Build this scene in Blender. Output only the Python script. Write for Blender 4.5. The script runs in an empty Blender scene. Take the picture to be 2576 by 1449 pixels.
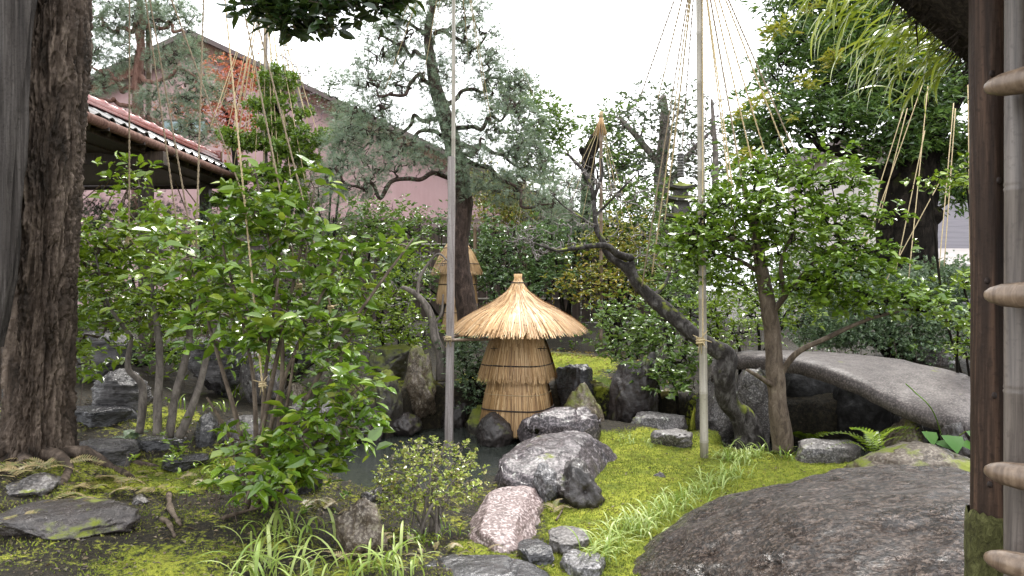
import bpy, bmesh, math, random
import numpy as np
from mathutils import Vector, Matrix
sc = bpy.context.scene
COL = sc.collection
rng = np.random.default_rng(11)
R = math.radians
# ------------------------------------------------------------------ camera, sky, sun, exposure
F = 1934.6; H = 1.6                       # focal length in photograph units, eye height
cd = bpy.data.cameras.new('camera'); cam = bpy.data.objects.new('camera', cd); COL.objects.link(cam)
cam.location = (0, 0, H); cam.rotation_euler = (R(90), 0, 0)
cd.sensor_width = 36; cd.lens = 36 * F / 2576; cd.clip_start = .05; cd.clip_end = 800
sc.camera = cam
w = bpy.data.worlds.new('World'); sc.world = w; w.use_nodes = True
nt = w.node_tree; bg = nt.nodes['Background']
sky = nt.nodes.new('ShaderNodeTexSky'); sky.sky_type = 'NISHITA'; sky.sun_disc = False
SUN_EL, SUN_AZ = 60, 14                   # degrees; azimuth clockwise from +Y
sky.sun_elevation = R(SUN_EL); sky.sun_rotation = R(SUN_AZ); sky.air_density = 1.6; sky.dust_density = 6
hs = nt.nodes.new('ShaderNodeMix'); hs.data_type = 'RGBA'; hs.inputs[0].default_value = .86
hs.inputs[7].default_value = (9.2, 9.35, 9.6, 1)        # the even cloud cover
nt.links.new(sky.outputs[0], hs.inputs[6]); nt.links.new(hs.outputs[2], bg.inputs[0]); bg.inputs[1].default_value = .115
sd = bpy.data.lights.new('sun', 'SUN'); sun = bpy.data.objects.new('sun', sd); COL.objects.link(sun)
sd.energy = 1.5; sd.angle = R(16); sd.color = (1, .97, .92)
sdir = Vector((math.sin(R(SUN_AZ)) * math.cos(R(SUN_EL)), math.cos(R(SUN_AZ)) * math.cos(R(SUN_EL)), math.sin(R(SUN_EL))))
sun.rotation_euler = sdir.to_track_quat('Z', 'Y').to_euler(); sun.location = (0, 0, 12)
vs = sc.view_settings; vs.view_transform = 'Standard'; vs.look = 'None'; vs.exposure = 1.6; vs.gamma = 1; vs.use_curve_mapping = False
sc.render.engine = 'CYCLES'
cy = sc.cycles
cy.max_bounces = 5; cy.diffuse_bounces = 3; cy.glossy_bounces = 2; cy.transmission_bounces = 3; cy.transparent_max_bounces = 4
cy.caustics_reflective = False; cy.caustics_refractive = False
cy.use_denoising = True; cy.denoiser = 'OPENIMAGEDENOISE'; cy.denoising_input_passes = 'RGB_ALBEDO_NORMAL'
# ------------------------------------------------------------------ helpers
def A(u, v, Y): return np.array([(u - 1288) / F * Y, Y, H - (v - 724.5) / F * Y])
def AP(pts): return np.array([A(*p) for p in pts])
_pt = np.random.default_rng(3).permutation(256); _pt = np.concatenate([_pt, _pt, _pt])
_gr = np.random.default_rng(4).normal(size=(256, 3)); _gr /= np.linalg.norm(_gr, axis=1)[:, None]
def pn(P):
    P = np.asarray(P, float); i = np.floor(P).astype(int); f = P - i; i &= 255; s = f * f * f * (f * (f * 6 - 15) + 10); o = 0
    for dx in (0, 1):
        for dy in (0, 1):
            for dz in (0, 1):
                g = _gr[_pt[_pt[_pt[(i[:, 0] + dx) & 255] + ((i[:, 1] + dy) & 255)] + ((i[:, 2] + dz) & 255)] & 255]
                d = (g * (f - [dx, dy, dz])).sum(1)
                o = o + d * np.where(dx, s[:, 0], 1 - s[:, 0]) * np.where(dy, s[:, 1], 1 - s[:, 1]) * np.where(dz, s[:, 2], 1 - s[:, 2])
    return o * 1.5
def fbm(P, n=4):
    return sum(pn(np.asarray(P) * 2 ** k + 17 * k) / 2 ** k for k in range(n))
def unit(a): return a / np.maximum(np.linalg.norm(a, axis=-1, keepdims=True), 1e-9)
def sstep(a, b, x): t = np.clip((x - a) / (b - a), 0, 1); return t * t * (3 - 2 * t)
def quads(Q): Q = np.asarray(Q); return np.concatenate([Q[:, [0, 1, 2]], Q[:, [0, 2, 3]]])
def gridfaces(n, m, wrap=False):           # n rows of m points
    i, j = np.meshgrid(np.arange(n - 1), np.arange(m if wrap else m - 1), indexing='ij'); i = i.ravel(); j = j.ravel(); k = (j + 1) % m
    return quads(np.stack([i * m + j, i * m + k, (i + 1) * m + k, (i + 1) * m + j], 1))
def to_mesh(name, V, T, smooth=False):
    me = bpy.data.meshes.new(name); V = np.asarray(V, np.float32); T = np.asarray(T, np.int32)
    me.vertices.add(len(V)); me.vertices.foreach_set('co', V.ravel())
    me.loops.add(len(T) * 3); me.loops.foreach_set('vertex_index', T.ravel())
    me.polygons.add(len(T)); me.polygons.foreach_set('loop_start', np.arange(0, len(T) * 3, 3, dtype=np.int32))
    me.polygons.foreach_set('use_smooth', np.full(len(T), smooth)); me.update(calc_edges=True); me.validate()
    return me
def tag(o, label=None, cat=None, group=None, kind=None):
    for k, v in (('label', label), ('category', cat), ('group', group), ('kind', kind)):
        if v: o[k] = v
    return o
def thing(name, label, cat, base, group=None):
    o = bpy.data.objects.new(name, None); COL.objects.link(o); o.location = base; o.empty_display_size = .1
    return tag(o, label, cat, group)
def child(o, parent):
    if parent is not None:
        o.parent = parent; t = Vector(parent.location)          # every location is a world position
        o.matrix_parent_inverse = Matrix.Translation(-t)
class MB:
    def __init__(s): s.V = []; s.T = []; s.n = 0
    def add(s, V, T):
        V = np.asarray(V, float).reshape(-1, 3); s.V.append(V); s.T.append(np.asarray(T, int) + s.n); s.n += len(V); return s
    def grid(s, G, wrap=False):
        G = np.asarray(G); return s.add(G.reshape(-1, 3), gridfaces(G.shape[0], G.shape[1], wrap))
    def box(s, c, h, R3=None, bev=.0):
        h = np.asarray(h, float); b = min(bev, h.min() * .45)
        V = []
        if b > 0:
            for a in range(3):
                for sg in (-1, 1):
                    o = [k for k in range(3) if k != a]
                    for p, q in ((-1, -1), (1, -1), (1, 1), (-1, 1)):
                        x = [0, 0, 0]; x[a] = sg * h[a]; x[o[0]] = p * (h[o[0]] - b); x[o[1]] = q * (h[o[1]] - b); V.append(x)
            V = np.array(V); bm = bmesh.new(); bv = [bm.verts.new(x) for x in V]
            bmesh.ops.convex_hull(bm, input=bv); bmesh.ops.triangulate(bm, faces=bm.faces[:])
            bm.verts.index_update(); V = np.array([x.co[:] for x in bm.verts]); T = np.array([[x.index for x in f.verts] for f in bm.faces]); bm.free()
        else:
            V = np.array([[x, y, z] for x in (-1, 1) for y in (-1, 1) for z in (-1, 1)]) * h
            T = quads([[0, 1, 3, 2], [4, 6, 7, 5], [0, 4, 5, 1], [2, 3, 7, 6], [0, 2, 6, 4], [1, 5, 7, 3]])
        if R3 is not None: V = V @ np.asarray(R3).T
        return s.add(V + np.asarray(c), T)
    def tube(s, P, r, n=6, cap=True):
        P = np.asarray(P, float); m = len(P); r = np.broadcast_to(np.asarray(r, float), (m,))
        t = unit(np.gradient(P, axis=0)); up = np.array([0, 0, 1.]) if abs(t[0][2]) < .9 else np.array([1., 0, 0])
        e = np.zeros((m, 3)); a = unit(np.cross(up, t[0]))
        for k in range(m):
            a = unit(a - t[k] * (a @ t[k])); e[k] = a
        f = np.cross(t, e); th = np.arange(n) * 2 * np.pi / n
        G = P[:, None] + r[:, None, None] * (np.cos(th)[None, :, None] * e[:, None] + np.sin(th)[None, :, None] * f[:, None])
        b = s.n; s.grid(G, True)
        if cap:
            for k, q in ((0, -1), (m - 1, 1)):
                tr = [[0, i, i + 1][::q] for i in range(1, n - 1)]; s.T.append(np.array(tr) + b + k * n)
        return s
    def scatter(s, tpl, pos, M3):
        V, T = tpl; W = np.einsum('nij,kj->nki', M3, V) + pos[:, None]
        n, k = len(pos), len(V)
        return s.add(W.reshape(-1, 3), (np.asarray(T)[None] + (np.arange(n) * k)[:, None, None]).reshape(-1, 3)) if n else s
    def data(s): return np.concatenate(s.V), np.concatenate(s.T)
    def build(s, name, mat, parent=None, smooth=True, base=None, **kw):
        if not s.V: return None
        V, T = s.data(); b = np.zeros(3) if base is None else np.asarray(base, float)
        o = bpy.data.objects.new(name, to_mesh(name, V - b, T, smooth)); COL.objects.link(o); o.location = b
        o.data.materials.append(mat); child(o, parent); return tag(o, **kw)
def smoothpath(P, n, r=None):
    P = np.asarray(P, float); m = len(P); t = np.linspace(0, m - 1, n); i = np.clip(t.astype(int), 0, m - 2); f = (t - i)[:, None]
    g = lambda k: P[np.clip(k, 0, m - 1)]
    p0, p1, p2, p3 = g(i - 1), g(i), g(i + 1), g(i + 2)
    Q = .5 * (2 * p1 + (p2 - p0) * f + (2 * p0 - 5 * p1 + 4 * p2 - p3) * f ** 2 + (3 * p1 - p0 - 3 * p2 + p3) * f ** 3)
    return Q if r is None else (Q, np.interp(t, np.arange(m), r))
def frames(d, nrm):
    y = unit(d); x = unit(np.cross(y, nrm)); z = np.cross(x, y); return np.stack([x, y, z], 2)
def rdir(n): return unit(rng.normal(size=(n, 3)))
# leaf templates: x width, y length, z up
def leaf8(a=.42, fold=.1, droop=.22):
    t = [.3, .65]; wd = [.5 * a, .44 * a]; V = [[0, 0, 0]]
    for k in (0, 1):
        for sx in (-1, 0, 1): V.append([sx * wd[k], t[k], abs(sx) * fold * a * 2 - droop * t[k] ** 2])
    V.append([0, 1, -droop]); return np.array(V, float), np.array([[0, 2, 1], [0, 3, 2], [1, 2, 5], [1, 5, 4], [2, 3, 6], [2, 6, 5], [4, 5, 7], [5, 6, 7]])
def leaf4(a=.42, fold=.1, droop=.15):
    return np.array([[0, 0, 0], [-.5 * a, .48, fold * a * 2], [0, .5, -.05], [.5 * a, .48, fold * a * 2], [0, 1, -droop]]), np.array([[0, 2, 1], [0, 3, 2], [1, 2, 4], [2, 3, 4]])
def tuft(n=14, wd=.035, spread=.9, seed=1):
    g = np.random.default_rng(seed); V = []; T = []
    for k in range(n):
        az = g.uniform(0, 6.28); el = g.uniform(.1, spread); d = np.array([math.cos(az) * math.sin(el), math.cos(el), math.sin(az) * math.sin(el)])
        sx = unit(np.cross(d, g.normal(size=3))); L = g.uniform(.7, 1)
        V += [list(-sx * wd / 2), list(sx * wd / 2), list(d * L)]; T.append([3 * k, 3 * k + 1, 3 * k + 2])
    return np.array(V), np.array(T)
def sprig(n=9, a=.16, seed=2, ln=.55):
    g = np.random.default_rng(seed); V = []; T = []; b = 0
    for k in range(n):
        t = k / n; az = k * 2.4; el = g.uniform(.5, 1.1) * (1 - .55 * t); d = np.array([math.cos(az) * math.sin(el), math.cos(el), math.sin(az) * math.sin(el)])
        sx = unit(np.cross(d, g.normal(size=3))); p = np.array([0, t * .55, 0]); L = ln * g.uniform(.8, 1.1)
        V += [p, p + d * L * .5 + sx * a * ln, p + d * L, p + d * L * .5 - sx * a * ln]; T += [[b, b + 1, b + 2], [b, b + 2, b + 3]]; b += 4
    return np.array(V), np.array(T)
# ------------------------------------------------------------------ materials
class NT:
    def __init__(s, name):
        s.m = bpy.data.materials.new(name); s.m.use_nodes = True; s.t = s.m.node_tree; s.p = s.t.nodes['Principled BSDF']; s.o = s.t.nodes['Material Output']
    def n(s, ty, _o=0, **kw):
        nd = s.t.nodes.new('ShaderNode' + ty)
        for k, v in kw.items():
            if k[0] == 'i' and k[1:].isdigit(): s.set(nd.inputs[int(k[1:])], v)
            elif hasattr(nd, k) and not isinstance(v, bpy.types.NodeSocket): setattr(nd, k, v)
            else: s.set(nd.inputs[k.replace('_', ' ')], v)
        return nd.outputs[_o]
    def set(s, inp, v):
        if isinstance(v, bpy.types.NodeSocket): s.t.links.new(v, inp)
        elif isinstance(v, (tuple, list)) and len(v) == 3 and inp.type == 'RGBA': inp.default_value = (*v, 1)
        else: inp.default_value = v
    def P(s, **kw):
        for k, v in kw.items(): s.set(s.p.inputs[k.replace('_', ' ')], v)
        return s.m
    def ramp(s, fac, stops, mode='LINEAR'):
        nd = s.t.nodes.new('ShaderNodeValToRGB'); s.set(nd.inputs[0], fac); e = nd.color_ramp.elements; nd.color_ramp.interpolation = mode
        while len(e) < len(stops): e.new(.5)
        for k, (p, c) in enumerate(stops): e[k].position = p; e[k].color = (*c, 1) if len(c) == 3 else c
        return nd.outputs[0]
    def g(s, fac, a, b, lo=0., hi=1.):
        return s.n('MapRange', i0=fac, i1=a, i2=b, i3=lo, i4=hi)
    def mix(s, f, a, b, bt='MIX'):
        nd = s.t.nodes.new('ShaderNodeMix'); nd.data_type = 'RGBA'; nd.blend_type = bt; s.set(nd.inputs[0], f); s.set(nd.inputs[6], a); s.set(nd.inputs[7], b); return nd.outputs[2]
    def ma(s, op, a, b=0.): return s.n('Math', operation=op, i0=a, i1=b)
    def co(s, sc=(1, 1, 1), rot=(0, 0, 0), kind=3):
        return s.n('Mapping', Vector=s.n('TexCoord', kind), Scale=sc, Rotation=rot)
    def noise(s, v, scale, det=4, rough=.55, dist=0.): return s.n('TexNoise', Vector=v, Scale=scale, Detail=det, Roughness=rough, Distortion=dist)
    def bump(s, h, st=.4, d=.02, nrm=None):
        kw = dict(Height=h, Strength=st, Distance=d)
        if nrm is not None: kw['Normal'] = nrm
        return s.n('Bump', **kw)
    def upz(s): return s.n('SeparateXYZ', 2, i0=s.n('NewGeometry', 1))
def m_leaf(name, cols, rough=.32, tr=.22, spec=.65):
    q = NT(name); isl = q.n('NewGeometry', 8); ob = q.n('ObjectInfo', 5)
    r = q.ma('FRACT', q.ma('ADD', isl, ob)); st = [(k / max(1, len(cols) - 1), c) for k, c in enumerate(cols)]
    c = q.ramp(r, st); q.P(Base_Color=c, Roughness=q.g(q.ma('FRACT', q.ma('MULTIPLY', r, 7.3)), 0, 1, rough * .75, rough * 1.3), Specular_IOR_Level=spec)
    if tr:
        tb = q.n('BsdfTranslucent', Color=q.mix(.5, c, (.25, .4, .03), 'MULTIPLY') if 0 else q.mix(.35, c, (.16, .25, .02)))
        q.t.links.new(q.n('MixShader', i0=tr, i1=q.p.outputs[0], i2=tb), q.o.inputs[0])
    return q.m
def m_bark(name, c1, c2, c3, sc=(14, 14, 3), bump=.7, moss=0., mossc=(.12, .15, .02), rough=.75):
    q = NT(name); v = q.co(sc); a = q.noise(v, 1., 6, .65, .6); b = q.noise(q.co(), 60, 3)
    c = q.ramp(a, [(.3, c1), (.5, c2), (.68, c3)]); c = q.mix(q.g(b, .55, .7, 0, .45), c, c1)
    if moss: c = q.mix(q.ma('MULTIPLY', q.g(q.upz(), .05, .6), q.g(q.noise(q.co(), 5, 4), .62 - moss * .4, .66 - moss * .25)), c, mossc)
    return q.P(Base_Color=c, Roughness=rough, Specular_IOR_Level=.5 if rough < .6 else (.08 if rough > .9 else .2), Normal=q.bump(q.ma('ADD', a, q.ma('MULTIPLY', b, .3)), bump, .02))
def m_rock(name, c1, c2, spk=None, sks=70., rough=(.25, .6), bump=.5, moss=0., mossc=(.13, .15, .015), sc=(1, 1, 1), ns=2.5, lich=0.):
    q = NT(name); v = q.co(sc); v0 = q.co(); a = q.noise(v, ns, 8, .62, .4); f = q.noise(v0, sks, 2, .6); m2 = q.noise(v, ns * 6, 5, .65)
    c = q.ramp(a, [(.32, c1), (.66, c2)]); c = q.mix(q.g(m2, .4, .62, 0, .5), c, tuple(x * .45 for x in c1))
    if spk: c = q.mix(q.g(f, .52, .6, 0, .85), c, spk); c = q.mix(q.g(f, .42, .34, 0, .6), c, tuple(x * .3 for x in c1))
    if lich: c = q.mix(q.g(q.noise(v0, 7, 5, .7), .66 - .1 * lich, .69 - .1 * lich, 0, .8), c, (.42, .43, .38))
    rg = q.g(m2, .35, .65, *rough)
    if moss:
        mk = q.ma('MULTIPLY', q.g(q.upz(), .15, .75), q.g(q.noise(v0, 3.2, 6, .65), .68 - moss * .4, .74 - moss * .35)); c = q.mix(mk, c, mossc); rg = q.ma('MAXIMUM', rg, q.g(mk, 0, 1, 0, .9))
    h = q.ma('ADD', q.ma('MULTIPLY', a, .7), q.ma('ADD', q.ma('MULTIPLY', m2, .35), q.ma('MULTIPLY', f, .06)))
    return q.P(Base_Color=c, Roughness=rg, Normal=q.bump(h, bump, .06))
def m_plain(name, c, rough=.6, var=.25, ns=12., sc=(1, 1, 1), bump=.2, c2=None, spec=.5):
    q = NT(name); a = q.noise(q.co(sc), ns, 5, .6); r = q.n('ObjectInfo', 5)
    k = q.mix(q.g(a, .3, .7), tuple(x * (1 - var) for x in c), c2 or tuple(min(1, x * (1 + var)) for x in c)); k = q.mix(q.g(r, 0, 1, 0, var), k, tuple(x * .55 for x in c))
    return q.P(Base_Color=k, Roughness=rough, Specular_IOR_Level=spec, Normal=q.bump(a, bump, .01))
def m_straw(name, cols, tr=0):
    q = NT(name); r = q.n('NewGeometry', 8); c = q.ramp(r, [(k / (len(cols) - 1), x) for k, x in enumerate(cols)]); c = q.mix(q.g(q.noise(q.co(), 4, 3), .4, .62, 0, .4), c, (.34, .19, .08))
    return q.P(Base_Color=c, Roughness=.55)
MT = {}
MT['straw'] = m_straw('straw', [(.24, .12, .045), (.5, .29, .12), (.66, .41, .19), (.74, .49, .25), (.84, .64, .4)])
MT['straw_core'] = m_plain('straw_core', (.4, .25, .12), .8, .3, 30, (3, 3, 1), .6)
MT['straw_skirt'] = m_straw('straw_skirt', [(.15, .08, .03), (.36, .21, .085), (.48, .29, .125), (.56, .36, .17), (.68, .48, .27)])  # darker copy of the hat straw, skirts' shade put into the colour
MT['straw_old'] = m_straw('straw_old', [(.38, .22, .1), (.5, .31, .14), (.6, .4, .2), (.66, .47, .26)])
MT['cord'] = m_plain('cord', (.025, .014, .01), .7, .3, 60)
MT['rope'] = m_plain('rope', (.5, .39, .22), .75, .3, 90, (1, 1, 1), .5)
MT['rope_backlit_tone'] = m_plain('rope_backlit_tone', (.26, .2, .13), .8, .3, 90, (1, 1, 1), .5)  # darker rope tone, backlit darkness of the left ropes put into it
MT['bark_big'] = m_bark('bark_big', (.009, .007, .005), (.06, .043, .032), (.18, .138, .108), (9, 9, 2.2), 1.)
MT['deadwood'] = m_bark('deadwood', (.012, .01, .009), (.045, .038, .034), (.1, .088, .08), (26, 26, .9), 1.)
MT['bark_dark'] = m_bark('bark_dark', (.003, .003, .0025), (.012, .01, .008), (.034, .027, .022), (14, 14, 5), .9, rough=.95, moss=.2, mossc=(.06, .075, .012))
MT['bark_pine'] = m_bark('bark_pine', (.012, .008, .007), (.045, .03, .024), (.1, .068, .055), (22, 22, 8), .9)
MT['bark_red'] = m_bark('bark_red', (.07, .035, .025), (.16, .085, .065), (.24, .14, .11), (20, 20, 6), .7)
MT['bark_brown'] = m_bark('bark_brown', (.035, .025, .018), (.1, .075, .055), (.17, .135, .1), (18, 18, 7), .4)
MT['bark_grey'] = m_bark('bark_grey', (.05, .042, .036), (.14, .12, .105), (.24, .21, .18), (16, 16, 6), .4)
MT['bark_plum'] = m_bark('bark_plum', (.008, .006, .005), (.035, .03, .027), (.12, .11, .105), (16, 16, 9), .9, moss=.22, mossc=(.17, .2, .02))
MT['twig'] = m_plain('twig', (.085, .058, .042), .7, .3, 20)
MT['twig_grey'] = m_plain('twig_grey', (.15, .13, .12), .65, .3, 20)
MT['twig_purple'] = m_plain('twig_purple', (.16, .115, .13), .7, .2, 20)
MT['wood_grey'] = m_bark('wood_grey', (.12, .1, .09), (.24, .21, .2), (.36, .33, .32), (40, 40, 1.2), .35, rough=.6)
MT['wood_dark'] = m_bark('wood_dark', (.018, .011, .008), (.05, .032, .024), (.1, .068, .05), (26, 26, 1.5), .3, rough=.5)
MT['post'] = m_bark('post', (.01, .006, .0045), (.036, .021, .014), (.105, .062, .041), (34, 34, 1.4), .35, rough=.62)
MT['mossfoot'] = m_bark('mossfoot', (.03, .026, .012), (.07, .07, .024), (.13, .13, .05), (60, 60, 30), .9, rough=.9)
MT['bamboo_grey'] = m_bark('bamboo_grey', (.06, .048, .042), (.13, .108, .094), (.2, .168, .145), (50, 50, 2), .12, rough=.4)
MT['bamboo_tan'] = m_bark('bamboo_tan', (.09, .058, .038), (.18, .125, .085), (.27, .195, .135), (40, 40, 2), .12, rough=.38)
MT['bamboo_green'] = m_bark('bamboo_green', (.17, .155, .13), (.3, .27, .22), (.38, .35, .29), (40, 40, 1.5), .12, rough=.42)
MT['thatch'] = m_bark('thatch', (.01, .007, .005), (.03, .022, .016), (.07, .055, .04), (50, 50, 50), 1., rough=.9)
# ------------------------------------------------------------------ terrain
CP = np.array([(0, -3, 0), (3, -3, 0), (-3, -3, .1), (0, 2, 0), (2, 2, 0), (-2, 2.5, .1), (-2, 3.9, .14), (-.6, 4, .0), (.5, 4, -.02), (2, 4, 0), (3.5, 4, .1),
    (-3.4, 5.5, .39), (-2.7, 5.8, .23), (-1.65, 5, .17), (-4.5, 6, .6), (-6, 5, .7), (-.6, 5.2, -.03), (.2, 5.3, -.03), (1.2, 5.5, 0), (2.2, 6, 0), (1.5, 7.5, 0),
    (.9, 7.2, 0), (2.6, 7.3, .03), (4, 6, .1), (-2.7, 6.5, .38), (-3.9, 7.5, .55), (-2.6, 8, .4), (-2.2, 9.5, .35), (-5, 9, .7), (-5, 12, .8), (-8, 10, .9),
    (.6, 10.2, .45), (1, 11, .63), (-.8, 10.2, .35), (-.8, 12.5, .9), (0, 14, 1), (-4, 15, 1), (3, 10, .6), (2, 9.3, .3), (1.5, 8.6, .08), (4, 14, 1), (5, 10, .7), (7, 8, .6), (6, 5, .4),
    (-12, 5, 1), (12, 5, .9), (0, 22, 1), (-12, 20, 1), (12, 20, 1), (0, 40, 1), (-30, 30, 1), (30, 30, 1), (-20, -10, .3), (20, -10, .3), (0, -30, 0)], float)
POND = [(-1.05, 7.6, 1.3, 1.6), (-.5, 8.9, .95, .85), (3.35, 7.9, 1.2, .75), (1.1, 9.15, 1.1, .42), (2.3, 8.55, .8, .4)]
WATER_Z = -.15
def gz(X, Y, fine=True):
    X = np.asarray(X, float).ravel(); Y = np.asarray(Y, float).ravel()
    d = np.sqrt((X[:, None] - CP[:, 0]) ** 2 + (Y[:, None] - CP[:, 1]) ** 2) + .25
    wt = d ** -3.6; z = (wt * CP[:, 2]).sum(1) / wt.sum(1)
    P = np.stack([X, Y, 0 * X], 1); nz = fbm(P * 1.1 + 5, 3) * .045
    lawn = sstep(.2, .5, X) * sstep(3.8, 4.4, Y) * sstep(8.3, 7.8, Y)
    z = z + nz * (1 - .65 * lawn) + (fbm(P * 9, 2) * .012 if fine else 0)
    s = np.min([((X - a) / c) ** 2 + ((Y - b) / e) ** 2 for a, b, c, e in POND], 0) + .25 * fbm(P * 1.7, 2)
    k = sstep(1.15, .72, s); return z * (1 - k) - .75 * k
def G(u, v):                                   # the ground point seen at a photograph position
    Y = np.linspace(2.5, 24, 600); X = (u - 1288) / F * Y; z = H - (v - 724.5) / F * Y; g = gz(X, Y)
    i = int(np.argmax(z < g)) if (z < g).any() else 599; return np.array([X[i], Y[i], g[i]])
def ground_at(x, y): return np.array([x, y, gz([x], [y])[0]])
def axis(parts): return np.unique(np.concatenate([np.linspace(*p) for p in parts]).round(4))
gx = axis([(-300, -40, 12), (-40, -8, 24), (-8, -4, 40), (-4, 4.5, 190), (4.5, 9, 40), (9, 40, 24), (40, 300, 12)])
gy = axis([(-60, -4, 10), (-4, 3, 20), (3, 9.8, 170), (9.8, 16, 60), (16, 40, 20), (40, 400, 14)])
GX, GY = np.meshgrid(gx, gy); GZ = np.concatenate([gz(GX[i], GY[i])[None] for i in range(len(gy))])
mb = MB(); mb.grid(np.stack([GX, GY, GZ], 2))
q = NT('moss_ground'); v = q.n('TexCoord', 3); at = q.n('Attribute', attribute_name='moss', _o=2); at2 = q.n('Attribute', attribute_name='bare', _o=2)
n1 = q.noise(v, 3.5, 6, .6); n2 = q.noise(v, 28, 5, .7); n3 = q.noise(v, 140, 3, .6)
mossc = q.ramp(q.ma('ADD', q.ma('MULTIPLY', n1, .6), q.ma('MULTIPLY', n2, .4)), [(.3, (.08, .115, .018)), (.42, (.17, .215, .024)), (.52, (.3, .34, .035)), (.66, (.44, .44, .06))])
mossc = q.mix(q.g(q.noise(v, 1.7, 4, .6), .58, .74, 0, .6), mossc, (.15, .13, .035))
soil = q.ramp(n2, [(.3, (.009, .007, .005)), (.48, (.028, .023, .014)), (.6, (.055, .044, .025)), (.72, (.11, .08, .05))])
k = q.g(q.ma('ADD', at, q.ma('ADD', q.ma('MULTIPLY', q.ma('SUBTRACT', n1, .5), .9), q.ma('MULTIPLY', q.ma('SUBTRACT', n2, .5), .7))), .42, .58)
c = q.mix(k, soil, mossc); c = q.mix(at2, c, q.ramp(n2, [(.35, (.11, .09, .075)), (.65, (.24, .2, .17))]))
M_GROUND = q.P(Base_Color=c, Roughness=q.g(k, 0, 1, .6, .95), Specular_IOR_Level=.25, Normal=q.bump(q.ma('ADD', n2, q.ma('MULTIPLY', n3, .5)), 1., .05))
go = mb.build('ground', M_GROUND, smooth=True, kind='structure')
X, Y = GX.ravel(), GY.ravel(); P = np.stack([X, Y, 0 * X], 1)
def blob(x, y, r, a=1.): return a * sstep(1.25, .6, np.sqrt(((X - x) / r) ** 2 + ((Y - y) / (r if a > 0 else r)) ** 2))
ms = .2 + .17 * sstep(1., -.5, X) * sstep(7.2, 6.4, Y) + .67 * sstep(.1, .4, X) * sstep(3.6, 4.1, Y) * sstep(8.4, 7.9, Y) * sstep(3.6, 3., X)
for bx, by, br, bs in ((-2.5, 5.7, .55, .75), (-2.9, 5.2, .45, .5), (-1.8, 4.1, .6, .5), (-2.3, 6.6, .5, .5), (-.95, 4.1, .5, .5), (.75, 10.8, .9, .75), (.95, 9.9, .5, .6), (-.3, 10.4, .7, .5), (-1.6, 10.0, .7, .5), (-.1, 4.7, .4, .6), (2.2, 8.9, .6, .5), (3, 6.7, .7, .5), (-3.2, 7.0, .5, .5)):
    ms = np.maximum(ms, bs * sstep(1.3, .5, np.hypot(X - bx, Y - by) / br))
ba = sstep(.55, .3, np.hypot((X - 1.05) / 1.5, (Y - 11.6) / .6)) * .6
for nm, val in (('moss', ms), ('bare', ba)):
    a = go.data.attributes.new(nm, 'FLOAT', 'POINT'); a.data.foreach_set('value', val.astype(np.float32))
# moss cushions: short upright shoots over the mossy ground
N = 130000; x = np.concatenate([rng.uniform(.15, 3.4, 60000), rng.uniform(-4, .3, 60000), rng.uniform(-1.5, 2, 10000)]); y = np.concatenate([rng.uniform(3.9, 8.3, 60000), rng.uniform(3.5, 7, 60000), rng.uniform(9.7, 12, 10000)])
ix = np.clip(np.searchsorted(gx, x), 0, len(gx) - 1); iy = np.clip(np.searchsorted(gy, y), 0, len(gy) - 1); mm = ms.reshape(GX.shape)[iy, ix]
keep = (rng.uniform(size=N) < sstep(.2, .7, mm + .35 * fbm(np.stack([x * 1.5, y * 1.5, 0 * x], 1), 3))); x = x[keep]; y = y[keep]; z = gz(x, y); ok = z > -.1; x, y, z = x[ok], y[ok], z[ok]
n = len(x); d = unit(np.stack([rng.normal(0, .5, n), rng.normal(0, .5, n), np.ones(n)], 1)); M3 = frames(d, rdir(n)) * rng.uniform(.008, .019, n)[:, None, None]
mb = MB(); mb.scatter((np.array([[-.3, -.2, 0], [.3, -.2, 0], [.0, 1, .2], [0, -.2, .35], [.25, .7, 0]]), np.array([[0, 1, 2], [3, 1, 4]])), np.stack([x, y, z], 1), M3)
MT['moss'] = m_leaf('moss', [(.13, .18, .03), (.24, .29, .045), (.36, .39, .075), (.3, .26, .08)], .8, .25, .2)
_t = MT['moss'].node_tree; _p = _t.nodes['Principled BSDF']; _c = _p.inputs['Base Color'].links[0].from_socket
_tc = _t.nodes.new('ShaderNodeTexCoord')
for _sc, _lo, _hi, _f, _col in ((1.3, .47, .62, .75, (.1, .125, .03, 1)), (3.7, .54, .66, .6, (.17, .13, .05, 1)), (9., .55, .66, .6, (.06, .1, .02, 1))):
    _n = _t.nodes.new('ShaderNodeTexNoise'); _n.inputs['Scale'].default_value = _sc; _n.inputs['Detail'].default_value = 4; _t.links.new(_tc.outputs[3], _n.inputs['Vector'])
    _r = _t.nodes.new('ShaderNodeMapRange'); _t.links.new(_n.outputs[0], _r.inputs[0]); _r.inputs[1].default_value = _lo; _r.inputs[2].default_value = _hi; _r.inputs[4].default_value = _f
    _m = _t.nodes.new('ShaderNodeMix'); _m.data_type = 'RGBA'; _t.links.new(_r.outputs[0], _m.inputs[0]); _t.links.new(_c, _m.inputs[6]); _m.inputs[7].default_value = _col; _c = _m.outputs[2]
_t.links.new(_c, _p.inputs['Base Color'])
mb.build('moss', MT['moss'], smooth=False, kind='stuff', label='short yellow green moss carpeting the lawn and banks', cat='moss')
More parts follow.
